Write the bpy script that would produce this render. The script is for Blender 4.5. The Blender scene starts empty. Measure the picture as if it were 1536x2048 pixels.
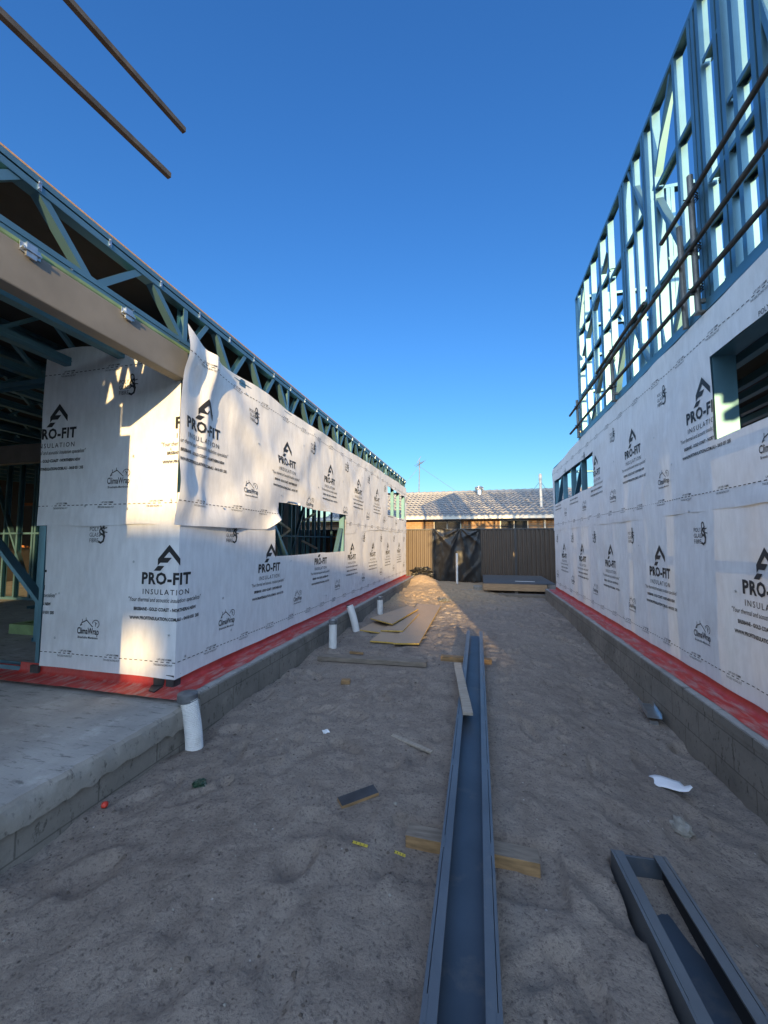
import bpy, bmesh, math, random
import numpy as np
from mathutils import Vector, Matrix, noise
random.seed(7)
R = math.radians
S = bpy.context.scene
COL = S.collection

# ------------------------------------------------------------------ camera
CAM_H = 1.45
cd = bpy.data.cameras.new("camera")
cam = bpy.data.objects.new("camera", cd)
COL.objects.link(cam)
cam.location = (0, 0, CAM_H)
cam.rotation_euler = (R(90 + 3.9), 0, R(13.777))
cd.sensor_fit = 'HORIZONTAL'
cd.sensor_width = 36.0
cd.lens = 769.0 / 1536.0 * 36.0
cd.shift_y = 5.57 / 1536.0
cd.clip_start = 0.05
cd.clip_end = 1000
S.camera = cam

# ------------------------------------------------------------------ light
SUN_AZ = 13.3      # degrees to the right of straight behind the camera
SUN_EL = 8.4
w = bpy.data.worlds.new("World")
S.world = w
w.use_nodes = True
nt = w.node_tree
nt.nodes.clear()
sky = nt.nodes.new('ShaderNodeTexSky')
sky.sky_type = 'NISHITA'
sky.sun_disc = False
sky.sun_elevation = R(SUN_EL)
sky.sun_rotation = R(180 - SUN_AZ)
sky.air_density = 1.5
sky.dust_density = 0.0
sky.ozone_density = 6.0
hs = nt.nodes.new('ShaderNodeHueSaturation')
hs.inputs['Saturation'].default_value = 1.06
hs.inputs['Hue'].default_value = 0.511
hs.inputs['Value'].default_value = 1.05
bg = nt.nodes.new('ShaderNodeBackground')
bg.inputs['Strength'].default_value = 0.11
ow = nt.nodes.new('ShaderNodeOutputWorld')
nt.links.new(sky.outputs[0], hs.inputs['Color'])
# fill glow added to the sky behind the camera, lifting the shaded walls
wtc = nt.nodes.new('ShaderNodeTexCoord')
wsx = nt.nodes.new('ShaderNodeSeparateXYZ')
wmr = nt.nodes.new('ShaderNodeMapRange')
wmr.interpolation_type = 'SMOOTHSTEP'
wmr.inputs['From Min'].default_value = 0.1
wmr.inputs['From Max'].default_value = -0.8
wmr.inputs['To Min'].default_value = 0.0
wmr.inputs['To Max'].default_value = 6.2
wvm = nt.nodes.new('ShaderNodeVectorMath')
wvm.operation = 'SCALE'
nt.links.new(wtc.outputs['Generated'], wsx.inputs[0])
nt.links.new(wsx.outputs['Y'], wmr.inputs['Value'])
wvm.inputs[0].default_value = (0.82, 0.97, 1.15)      # bluish tint of the added rear glow
wva = nt.nodes.new('ShaderNodeVectorMath')
wva.operation = 'ADD'
nt.links.new(wmr.outputs[0], wvm.inputs['Scale'])
nt.links.new(hs.outputs[0], wva.inputs[0])
nt.links.new(wvm.outputs[0], wva.inputs[1])
nt.links.new(wva.outputs[0], bg.inputs['Color'])
nt.links.new(bg.outputs[0], ow.inputs[0])
sl = bpy.data.lights.new("sun", 'SUN')
sl.energy = 3.6
sl.angle = R(0.5)
sl.color = (1.0, 0.69, 0.31)
sun = bpy.data.objects.new("sun", sl)
COL.objects.link(sun)
ldir = Vector((-math.sin(R(SUN_AZ)) * math.cos(R(SUN_EL)), math.cos(R(SUN_AZ)) * math.cos(R(SUN_EL)), -math.sin(R(SUN_EL))))
sun.rotation_euler = ldir.to_track_quat('-Z', 'Y').to_euler()
sun.location = (6, -20, 8)
S.view_settings.view_transform = 'Standard'
S.view_settings.look = 'None'
S.view_settings.exposure = 1.58
S.view_settings.gamma = 1.0

# ------------------------------------------------------------------ materials
def newmat(name):
    m = bpy.data.materials.new(name)
    m.use_nodes = True
    n = m.node_tree
    n.nodes.clear()
    out = n.nodes.new('ShaderNodeOutputMaterial')
    b = n.nodes.new('ShaderNodeBsdfPrincipled')
    n.links.new(b.outputs[0], out.inputs[0])
    return m, n, b, out

def texco(n, scale=(1, 1, 1)):
    tc = n.nodes.new('ShaderNodeTexCoord')
    mp = n.nodes.new('ShaderNodeMapping')
    mp.inputs['Scale'].default_value = scale
    n.links.new(tc.outputs['Object'], mp.inputs['Vector'])
    return mp.outputs['Vector']

def noise_n(n, vec, scale, detail=4, rough=0.55):
    t = n.nodes.new('ShaderNodeTexNoise')
    t.inputs['Scale'].default_value = scale
    t.inputs['Detail'].default_value = detail
    t.inputs['Roughness'].default_value = rough
    n.links.new(vec, t.inputs['Vector'])
    return t.outputs['Fac']

def ramp(n, fac, stops):
    r = n.nodes.new('ShaderNodeValToRGB')
    e = r.color_ramp.elements
    while len(e) < len(stops):
        e.new(0.5)
    for i, (p, c) in enumerate(stops):
        e[i].position = p
        e[i].color = (c[0], c[1], c[2], 1) if len(c) == 3 else c
    n.links.new(fac, r.inputs[0])
    return r.outputs['Color']

def mixc(n, fac, a, b, mode='MIX'):
    m = n.nodes.new('ShaderNodeMix')
    m.data_type = 'RGBA'
    m.blend_type = mode
    if isinstance(fac, (int, float)):
        m.inputs[0].default_value = fac
    else:
        n.links.new(fac, m.inputs[0])
    for k, v in ((6, a), (7, b)):
        if isinstance(v, tuple):
            m.inputs[k].default_value = (v[0], v[1], v[2], 1)
        else:
            n.links.new(v, m.inputs[k])
    return m.outputs[2]

def bump(n, b, h, strength=0.3, dist=0.01, prev=None):
    bp = n.nodes.new('ShaderNodeBump')
    bp.inputs['Strength'].default_value = strength
    bp.inputs['Distance'].default_value = dist
    n.links.new(h, bp.inputs['Height'])
    if prev is not None:
        n.links.new(prev, bp.inputs['Normal'])
    n.links.new(bp.outputs[0], b.inputs['Normal'])
    return bp.outputs[0]

def simple(name, col, rough=0.6, metal=0.0, var=0.15, nscale=6.0, bstr=0.15, bscale=60, scale=(1, 1, 1), dirt=None, spec=0.5):
    m, n, b, o = newmat(name)
    v = texco(n, scale)
    f = noise_n(n, v, nscale, 5)
    c0 = tuple(max(0, x * (1 - var)) for x in col)
    c1 = tuple(min(1, x * (1 + var)) for x in col)
    c = ramp(n, f, [(0.3, c0), (0.7, c1)])
    if dirt:
        f2 = noise_n(n, v, dirt[1], 6, 0.65)
        fr = ramp(n, f2, [(dirt[2], (0, 0, 0)), (dirt[3], (1, 1, 1))])
        c = mixc(n, fr, c, dirt[0])
    n.links.new(c, b.inputs['Base Color'])
    b.inputs['Roughness'].default_value = rough
    b.inputs['Metallic'].default_value = metal
    b.inputs['Specular IOR Level'].default_value = spec
    if bstr > 0:
        bump(n, b, noise_n(n, v, bscale, 3), bstr, 0.004)
    return m

def wrap_mat():
    m, n, b, o = newmat("wrap_membrane")
    v = texco(n)
    f = noise_n(n, texco(n, (1, 1, 0.25)), 22, 4)
    weave = noise_n(n, texco(n, (1, 1, 0.12)), 160, 2)
    c = ramp(n, f, [(0.3, (0.72, 0.73, 0.74)), (0.7, (0.84, 0.85, 0.86))])
    dirt = ramp(n, noise_n(n, v, 1.7, 6, 0.7), [(0.5, (0, 0, 0)), (0.8, (1, 1, 1))])
    c = mixc(n, dirt, c, (0.66, 0.65, 0.64))
    n.links.new(c, b.inputs['Base Color'])
    b.inputs['Roughness'].default_value = 0.6
    b.inputs['Specular IOR Level'].default_value = 0.3
    a = n.nodes.new('ShaderNodeMath'); a.operation = 'ADD'
    n.links.new(f, a.inputs[0]); n.links.new(weave, a.inputs[1])
    bump(n, b, a.outputs[0], 0.25, 0.006)
    tr = n.nodes.new('ShaderNodeBsdfTranslucent')
    tr.inputs['Color'].default_value = (0.8, 0.82, 0.8, 1)
    mx = n.nodes.new('ShaderNodeMixShader')
    mx.inputs[0].default_value = 0.10
    n.links.new(b.outputs[0], mx.inputs[1])
    n.links.new(tr.outputs[0], mx.inputs[2])
    n.links.new(mx.outputs[0], o.inputs[0])
    return m

def sand_mat():
    m, n, b, o = newmat("sand")
    v = texco(n)
    big = noise_n(n, v, 0.9, 6, 0.6)
    mid = noise_n(n, v, 7, 6, 0.65)
    fin = noise_n(n, v, 70, 5, 0.75)
    clod = noise_n(n, v, 24, 6, 0.7)
    c = ramp(n, big, [(0.3, (0.19, 0.155, 0.13)), (0.7, (0.29, 0.245, 0.205))])
    c = mixc(n, ramp(n, mid, [(0.35, (0, 0, 0)), (0.7, (0.65, 0.65, 0.65))]), c, (0.37, 0.315, 0.265))
    c = mixc(n, ramp(n, fin, [(0.34, (0.9, 0.9, 0.9)), (0.47, (0, 0, 0))]), c, (0.11, 0.09, 0.085))
    c = mixc(n, ramp(n, clod, [(0.30, (0.8, 0.8, 0.8)), (0.44, (0, 0, 0))]), c, (0.12, 0.10, 0.09))
    spk = n.nodes.new('ShaderNodeTexVoronoi'); spk.inputs['Scale'].default_value = 26
    n.links.new(v, spk.inputs['Vector'])
    sm_ = ramp(n, noise_n(n, v, 4.3, 5, 0.65), [(0.5, (0, 0, 0)), (0.62, (1, 1, 1))])
    c = mixc(n, mixc(n, 1.0, sm_, ramp(n, spk.outputs['Distance'], [(0.06, (0.9, 0.9, 0.9)), (0.22, (0, 0, 0))]), 'MULTIPLY'), c, (0.045, 0.038, 0.034))
    spk2 = n.nodes.new('ShaderNodeTexVoronoi'); spk2.inputs['Scale'].default_value = 9
    n.links.new(v, spk2.inputs['Vector'])
    c = mixc(n, ramp(n, spk2.outputs['Distance'], [(0.03, (1, 1, 1)), (0.05, (0, 0, 0))]), c, (0.5, 0.47, 0.43))
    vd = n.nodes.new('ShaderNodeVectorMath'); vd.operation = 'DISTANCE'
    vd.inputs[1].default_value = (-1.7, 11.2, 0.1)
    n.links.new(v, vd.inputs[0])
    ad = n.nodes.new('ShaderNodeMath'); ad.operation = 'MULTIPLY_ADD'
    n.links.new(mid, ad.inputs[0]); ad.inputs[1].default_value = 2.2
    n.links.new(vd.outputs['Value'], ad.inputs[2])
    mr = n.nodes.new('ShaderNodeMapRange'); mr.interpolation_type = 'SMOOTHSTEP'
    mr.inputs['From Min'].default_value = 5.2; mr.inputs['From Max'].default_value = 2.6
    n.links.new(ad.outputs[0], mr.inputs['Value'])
    c = mixc(n, mr.outputs[0], c, mixc(n, 0.3, (0.50, 0.35, 0.20), c))      # fresh mound sand, its colour spread to paint the sunlit ground brighter
    n.links.new(c, b.inputs['Base Color'])
    b.inputs['Roughness'].default_value = 0.95
    b.inputs['Specular IOR Level'].default_value = 0.15
    p = bump(n, b, mid, 0.5, 0.03)
    p = bump(n, b, clod, 0.8, 0.02, p)
    bump(n, b, fin, 0.8, 0.008, p)
    return m

def concrete_mat(name, col, block=None):
    m, n, b, o = newmat(name)
    v = texco(n)
    f = noise_n(n, v, 2.2, 7, 0.65)
    f2 = noise_n(n, v, 28, 5, 0.6)
    c = ramp(n, f, [(0.3, tuple(x * 0.72 for x in col)), (0.72, tuple(x * 1.15 for x in col))])
    c = mixc(n, ramp(n, f2, [(0.6, (0, 0, 0)), (0.75, (0.55, 0.55, 0.55))]), c, tuple(x * 0.5 for x in col))
    st = noise_n(n, texco(n, (1.2, 6, 3)), 5, 7, 0.72)
    c = mixc(n, ramp(n, st, [(0.35, (0.85, 0.85, 0.85)), (0.44, (0, 0, 0))]), c, tuple(x * 0.36 for x in col))
    c = mixc(n, ramp(n, noise_n(n, v, 3.1, 7, 0.75), [(0.56, (0, 0, 0)), (0.72, (0.6, 0.6, 0.6))]), c, tuple(min(1, x * 1.5) for x in col))
    hsum = st if not block else f2
    if block:
        tc = n.nodes.new('ShaderNodeTexCoord')
        mp = n.nodes.new('ShaderNodeMapping')
        mp.inputs['Rotation'].default_value = (R(90), 0, R(90))
        sx = n.nodes.new('ShaderNodeSeparateXYZ'); cx = n.nodes.new('ShaderNodeCombineXYZ')
        n.links.new(tc.outputs['Object'], sx.inputs[0])
        n.links.new(sx.outputs['Y'], cx.inputs['X']); n.links.new(sx.outputs['Z'], cx.inputs['Y'])
        br = n.nodes.new('ShaderNodeTexBrick')
        br.inputs['Scale'].default_value = 1.0
        br.inputs['Brick Width'].default_value = 0.40
        br.inputs['Row Height'].default_value = 0.20
        br.inputs['Mortar Size'].default_value = 0.005
        br.inputs['Mortar Smooth'].default_value = 0.3
        br.inputs['Color1'].default_value = (1, 1, 1, 1); br.inputs['Color2'].default_value = (0.86, 0.86, 0.86, 1)
        br.inputs['Mortar'].default_value = (0.55, 0.55, 0.55, 1)
        n.links.new(cx.outputs[0], br.inputs['Vector'])
        c = mixc(n, 1.0, c, br.outputs['Color'], 'MULTIPLY')
    n.links.new(c, b.inputs['Base Color'])
    b.inputs['Roughness'].default_value = 0.9
    b.inputs['Specular IOR Level'].default_value = 0.25
    bump(n, b, hsum, 0.55, 0.008)
    return m

def brick_mat():
    m, n, b, o = newmat("orange_brick")
    tc = n.nodes.new('ShaderNodeTexCoord')
    sx = n.nodes.new('ShaderNodeSeparateXYZ'); cx = n.nodes.new('ShaderNodeCombineXYZ')
    n.links.new(tc.outputs['Object'], sx.inputs[0])
    n.links.new(sx.outputs['X'], cx.inputs['X']); n.links.new(sx.outputs['Z'], cx.inputs['Y'])
    br = n.nodes.new('ShaderNodeTexBrick')
    br.inputs['Scale'].default_value = 1.0
    br.inputs['Brick Width'].default_value = 0.24
    br.inputs['Row Height'].default_value = 0.086
    br.inputs['Mortar Size'].default_value = 0.008
    br.inputs['Color1'].default_value = (0.36, 0.21, 0.11, 1); br.inputs['Color2'].default_value = (0.28, 0.155, 0.08, 1)
    br.inputs['Mortar'].default_value = (0.3, 0.26, 0.2, 1)
    n.links.new(cx.outputs[0], br.inputs['Vector'])
    n.links.new(br.outputs['Color'], b.inputs['Base Color'])
    b.inputs['Roughness'].default_value = 0.9
    return m

M = {}
M['wrap'] = wrap_mat()
M['ink'] = simple("print_ink", (0.018, 0.019, 0.022), 0.6, var=0.1, bstr=0)
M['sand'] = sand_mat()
M['concrete'] = concrete_mat("slab_concrete", (0.34, 0.33, 0.31))
M['rough_concrete'] = concrete_mat("rough_concrete", (0.30, 0.28, 0.245))
M['block'] = concrete_mat("concrete_block", (0.24, 0.22, 0.19), True)
def red_mat():
    m, n, b, o = newmat("red_membrane")
    v = texco(n, (1, 1, 1))
    f = noise_n(n, texco(n, (5, 1.2, 5)), 4, 6, 0.7)
    c = ramp(n, noise_n(n, v, 9, 5), [(0.3, (0.34, 0.022, 0.018)), (0.7, (0.50, 0.04, 0.03))])
    ge = n.nodes.new('ShaderNodeNewGeometry'); sx = n.nodes.new('ShaderNodeSeparateXYZ')
    n.links.new(ge.outputs['Normal'], sx.inputs[0])
    up = ramp(n, sx.outputs['Z'], [(0.55, (0.12, 0.12, 0.12)), (0.97, (1, 1, 1))])
    d = ramp(n, f, [(0.46, (0, 0, 0)), (0.70, (0.85, 0.85, 0.85))])
    dm = mixc(n, 1.0, up, d, 'MULTIPLY')
    c = mixc(n, dm, c, (0.40, 0.31, 0.28))
    n.links.new(c, b.inputs['Base Color'])
    b.inputs['Roughness'].default_value = 0.55
    bump(n, b, noise_n(n, v, 25, 4), 0.4, 0.005)
    return m
M['red'] = red_mat()
M['red_plain'] = simple("red_membrane", (0.36, 0.035, 0.03), 0.5, var=0.3, nscale=9, bstr=0.4, bscale=25,
                  dirt=((0.42, 0.34, 0.31), 2.6, 0.52, 0.72))
M['blue_steel'] = simple("blue_coated_steel", (0.125, 0.255, 0.325), 0.48, 0.8, var=0.12, nscale=3, bstr=0.06, bscale=20)
M['galv'] = simple("galvanised_steel", (0.55, 0.58, 0.6), 0.3, 0.9, var=0.15, nscale=14, bstr=0.1, bscale=30)
M['green_steel'] = simple("green_tinted_steel", (0.24, 0.34, 0.16), 0.4, 0.5, var=0.3, nscale=5, bstr=0.1, bscale=20)
M['primer'] = simple("brown_grey_primer", (0.145, 0.14, 0.13), 0.6, 0.0, var=0.2, nscale=3, bstr=0.15, bscale=40,
                     dirt=((0.23, 0.20, 0.155), 2.1, 0.58, 0.8))
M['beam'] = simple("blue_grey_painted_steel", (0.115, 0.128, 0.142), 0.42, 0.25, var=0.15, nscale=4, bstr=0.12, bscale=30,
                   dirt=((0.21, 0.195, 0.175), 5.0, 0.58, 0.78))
M['beam_dark'] = simple("dark_inner_steel", (0.06, 0.075, 0.095), 0.5, 0.2, var=0.2, nscale=3, bstr=0.1, bscale=30,
                        dirt=((0.17, 0.15, 0.13), 3.2, 0.57, 0.78))  # darker copy of the beam steel for web and end plate
M['groove'] = simple("shadow_gap_steel", (0.012, 0.014, 0.018), 0.8, bstr=0)
M['rail'] = simple("weathered_tube", (0.034, 0.035, 0.037), 0.6, 0.1, var=0.4, nscale=8, bstr=0.2, bscale=40,
                   dirt=((0.06, 0.052, 0.045), 6, 0.55, 0.75))
M['post'] = simple("galvanised_post", (0.17, 0.165, 0.15), 0.5, 0.5, var=0.3, nscale=8, bstr=0.2, bscale=40)
M['rust'] = simple("rusty_tube", (0.24, 0.09, 0.03), 0.8, 0.1, var=0.4, nscale=12, bstr=0.3, bscale=50)
M['pvc'] = simple("white_pvc", (0.72, 0.71, 0.68), 0.45, var=0.06, nscale=9, bstr=0.05, bscale=30,
                  dirt=((0.4, 0.36, 0.31), 5, 0.58, 0.8))
M['tape_grey'] = simple("grey_duct_tape", (0.13, 0.135, 0.14), 0.5, 0.1, var=0.3, nscale=20, bstr=0.4, bscale=40)
M['black'] = simple("black_plastic", (0.012, 0.012, 0.012), 0.36, var=0.2, nscale=6, bstr=0.2, bscale=9)
M['particle'] = simple("particle_board", (0.40, 0.29, 0.20), 0.75, var=0.16, nscale=90, bstr=0.1, bscale=120,
                       dirt=((0.33, 0.26, 0.2), 3, 0.5, 0.7))
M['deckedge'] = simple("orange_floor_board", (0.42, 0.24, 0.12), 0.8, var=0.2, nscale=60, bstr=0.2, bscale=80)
M['board_edge'] = simple("yellow_board_edge", (0.55, 0.36, 0.08), 0.7, var=0.2, nscale=40, bstr=0.1)
M['timber'] = simple("weathered_timber", (0.20, 0.165, 0.13), 0.85, var=0.3, nscale=9, bstr=0.4, bscale=30, scale=(1, 6, 6))
M['timber_brown'] = simple("brown_timber", (0.27, 0.165, 0.075), 0.8, var=0.35, nscale=10, bstr=0.4, bscale=25, scale=(1, 5, 5))
M['pine'] = simple("pale_pine", (0.42, 0.27, 0.15), 0.75, var=0.22, nscale=7, bstr=0.2, bscale=25, scale=(1, 8, 8))
M['pinegrey'] = simple("grey_pine", (0.33, 0.285, 0.23), 0.8, var=0.2, nscale=10, bstr=0.3, bscale=25, scale=(6, 1, 6))
M['blackboard'] = simple("black_formply", (0.035, 0.036, 0.038), 0.5, var=0.5, nscale=12, bstr=0.25, bscale=40)
M['fence'] = simple("brown_fence_sheet", (0.082, 0.057, 0.038), 0.5, 0.0, var=0.08, nscale=2, bstr=0.05)
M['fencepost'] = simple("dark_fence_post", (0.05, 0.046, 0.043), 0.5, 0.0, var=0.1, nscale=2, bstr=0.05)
M['tile'] = simple("grey_roof_tile", (0.22, 0.22, 0.225), 0.85, var=0.18, nscale=5, bstr=0.3, bscale=30,
                   dirt=((0.30, 0.29, 0.28), 1.2, 0.45, 0.8))
M['cream'] = simple("cream_paint", (0.62, 0.58, 0.5), 0.5, var=0.05, nscale=4, bstr=0.03)
M['brick'] = brick_mat()
M['glass'] = simple("dark_glass", (0.03, 0.035, 0.04), 0.08, 0.0, var=0.1, bstr=0)
M['deck'] = simple("grey_deck_board", (0.10, 0.10, 0.10), 0.6, var=0.2, nscale=5, bstr=0.1, bscale=30, scale=(1, 4, 4))
M['paper'] = simple("white_paper", (0.75, 0.76, 0.78), 0.7, var=0.05, nscale=9, bstr=0.1, bscale=12)
M['tape_y'] = simple("yellow_tape", (0.55, 0.42, 0.04), 0.5, var=0.2, nscale=60, bstr=0)
M['redplastic'] = simple("red_plastic", (0.55, 0.04, 0.02), 0.4, var=0.15, nscale=20, bstr=0.1)
M['greenglass'] = simple("dark_green_plastic", (0.02, 0.05, 0.03), 0.3, var=0.2, bstr=0)
M['stone'] = simple("pale_rubble", (0.27, 0.255, 0.22), 0.9, var=0.3, nscale=20, bstr=0.5, bscale=50)
M['underside_shade'] = simple("board_underside_shade", (0.045, 0.04, 0.034), 0.8, var=0.2, nscale=3, bstr=0.1)  # shade beneath the floor boards, put into their colour
M['leaf'] = simple("eucalypt_leaf", (0.06, 0.09, 0.04), 0.6, var=0.4, nscale=2, bstr=0)
M['clod'] = simple("dark_clod", (0.10, 0.08, 0.065), 0.95, var=0.4, nscale=30, bstr=0.3, bscale=80)
M['render'] = simple("cream_render", (0.55, 0.5, 0.42), 0.9, var=0.1, nscale=3, bstr=0.1)

# ------------------------------------------------------------------ helpers
class MB:
    def __init__(self):
        self.v = []; self.f = []; self.m = []
    def add(self, vs, fs, mi=0):
        k = len(self.v)
        self.v += [tuple(p) for p in vs]
        self.f += [tuple(i + k for i in f) for f in fs]
        self.m += [mi] * len(fs)
    def box(self, a, b, mi=0):
        x0, y0, z0 = a; x1, y1, z1 = b
        self.add([(x0, y0, z0), (x1, y0, z0), (x1, y1, z0), (x0, y1, z0), (x0, y0, z1), (x1, y0, z1), (x1, y1, z1), (x0, y1, z1)],
                 [(3, 2, 1, 0), (4, 5, 6, 7), (0, 1, 5, 4), (1, 2, 6, 5), (2, 3, 7, 6), (3, 0, 4, 7)], mi)
    def sweep(self, p0, p1, prof, side, mi=0, caps=True):
        """sweep closed 2-D profile [(a,b)..]; a runs along 'side', b along (dir x side)"""
        p0 = Vector(p0); p1 = Vector(p1)
        d = (p1 - p0).normalized()
        a = Vector(side); a = (a - d * a.dot(d)).normalized()
        b = d.cross(a)
        n = len(prof)
        vs = [p0 + a * u + b * q for u, q in prof] + [p1 + a * u + b * q for u, q in prof]
        fs = [(i, (i + 1) % n, n + (i + 1) % n, n + i) for i in range(n)]
        if caps:
            fs += [tuple(range(n - 1, -1, -1)), tuple(range(n, 2 * n))]
        self.add(vs, fs, mi)
    def bar(self, p0, p1, wa, wb, side=(0, 0, 1), mi=0):
        self.sweep(p0, p1, [(-wa / 2, -wb / 2), (wa / 2, -wb / 2), (wa / 2, wb / 2), (-wa / 2, wb / 2)], side, mi)
    def csec(self, p0, p1, side, D=.09, F=.04, flip=1, mi=0, t=.003, lip=.012):
        pr = [(0, 0), (0, F), (lip, F), (lip, F - t), (t, F - t), (t, t), (D - t, t), (D - t, F - t), (D - lip, F - t), (D - lip, F), (D, F), (D, 0)]
        self.sweep(p0, p1, [(a, b * flip) for a, b in pr], side, mi)
    def tube(self, pts, r, n=10, mi=0):
        pts = [Vector(p) for p in pts]
        rs = r if isinstance(r, (list, tuple)) else [r] * len(pts)
        rings = []
        for i, p in enumerate(pts):
            d = (pts[min(i + 1, len(pts) - 1)] - pts[max(i - 1, 0)]).normalized()
            a = Vector((0, 0, 1)) if abs(d.z) < 0.9 else Vector((1, 0, 0))
            a = (a - d * a.dot(d)).normalized(); b = d.cross(a)
            rings.append([p + (a * math.cos(2 * math.pi * k / n) + b * math.sin(2 * math.pi * k / n)) * rs[i] for k in range(n)])
        vs = [q for rg in rings for q in rg]
        fs = []
        for i in range(len(pts) - 1):
            for k in range(n):
                fs.append((i * n + k, i * n + (k + 1) % n, (i + 1) * n + (k + 1) % n, (i + 1) * n + k))
        fs.append(tuple(range(n - 1, -1, -1)))
        fs.append(tuple(range((len(pts) - 1) * n, len(pts) * n)))
        self.add(vs, fs, mi)
    def slabpoly(self, pts, th, mi=0, mside=None):
        """pts: top outline (3-D), thickness downwards"""
        n = len(pts)
        vs = list(pts) + [(p[0], p[1], p[2] - th) for p in pts]
        self.add(vs, [tuple(range(n)), tuple(range(2 * n - 1, n - 1, -1))], mi)
        self.add(vs, [(i, n + i, n + (i + 1) % n, (i + 1) % n) for i in range(n)], mi if mside is None else mside)
    def build(self, name, mats, parent=None, smooth=False, bevel=0.0):
        me = bpy.data.meshes.new(name)
        me.from_pydata(self.v, [], self.f)
        if not isinstance(mats, (list, tuple)): mats = [mats]
        for m in mats: me.materials.append(m)
        me.polygons.foreach_set('material_index', self.m)
        bm = bmesh.new(); bm.from_mesh(me)
        bmesh.ops.recalc_face_normals(bm, faces=bm.faces)
        bm.to_mesh(me); bm.free()
        if smooth:
            me.polygons.foreach_set('use_smooth', [True] * len(me.polygons))
            try: me.set_sharp_from_angle(angle=R(40))
            except Exception: pass
        me.update()
        o = bpy.data.objects.new(name, me)
        COL.objects.link(o)
        if parent: 
            o.parent = parent
            o.matrix_parent_inverse = world_of(parent).inverted()
        if bevel:
            b = o.modifiers.new("bevel", 'BEVEL'); b.width = bevel; b.segments = 2; b.limit_method = 'ANGLE'
        return o

def world_of(o):
    m = Matrix.Translation(o.location) @ o.rotation_euler.to_matrix().to_4x4()
    if o.parent: m = world_of(o.parent) @ o.matrix_parent_inverse @ m
    return m

def tag(o, label=None, cat=None, group=None, kind=None):
    if label: o['label'] = label
    if cat: o['category'] = cat
    if group: o['group'] = group
    if kind: o['kind'] = kind
    return o

def thing(name, label, cat, loc=(0, 0, 0), group=None):
    o = bpy.data.objects.new(name, None)
    COL.objects.link(o)
    o.location = loc
    o.empty_display_size = 0.2
    return tag(o, label, cat, group)

def sst(a, b, x):
    t = np.clip((x - a) / (b - a), 0, 1)
    return t * t * (3 - 2 * t)

# ------------------------------------------------------------------ ground
def gbase(x, y):
    x = np.asarray(x, float); y = np.asarray(y, float)
    z = 0.02 + 0 * x
    z = z - 0.17 * sst(0.35, 1.5, x) * (1 - sst(4.0, 8.0, y)) * sst(-3, 1, y)
    z = z - 0.05 * sst(-1.2, -2.0, x) * (1 - sst(2.4, 4.5, y))
    z = z + 0.08 * sst(6.5, 11, y) * (1 - .9 * sst(0.0, .9, x) * (1 - sst(10.8, 11.4, y)))
    z = z + 0.26 * np.exp(-(((x + 1.78) / .42) ** 2 + ((y - 12.3) / .55) ** 2))
    z = z + 0.06 * np.exp(-(((x + 1.2) / .6) ** 2 + ((y - 12.0) / .6) ** 2))
    return z
def G(x, y): return float(gbase(x, y))

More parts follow.
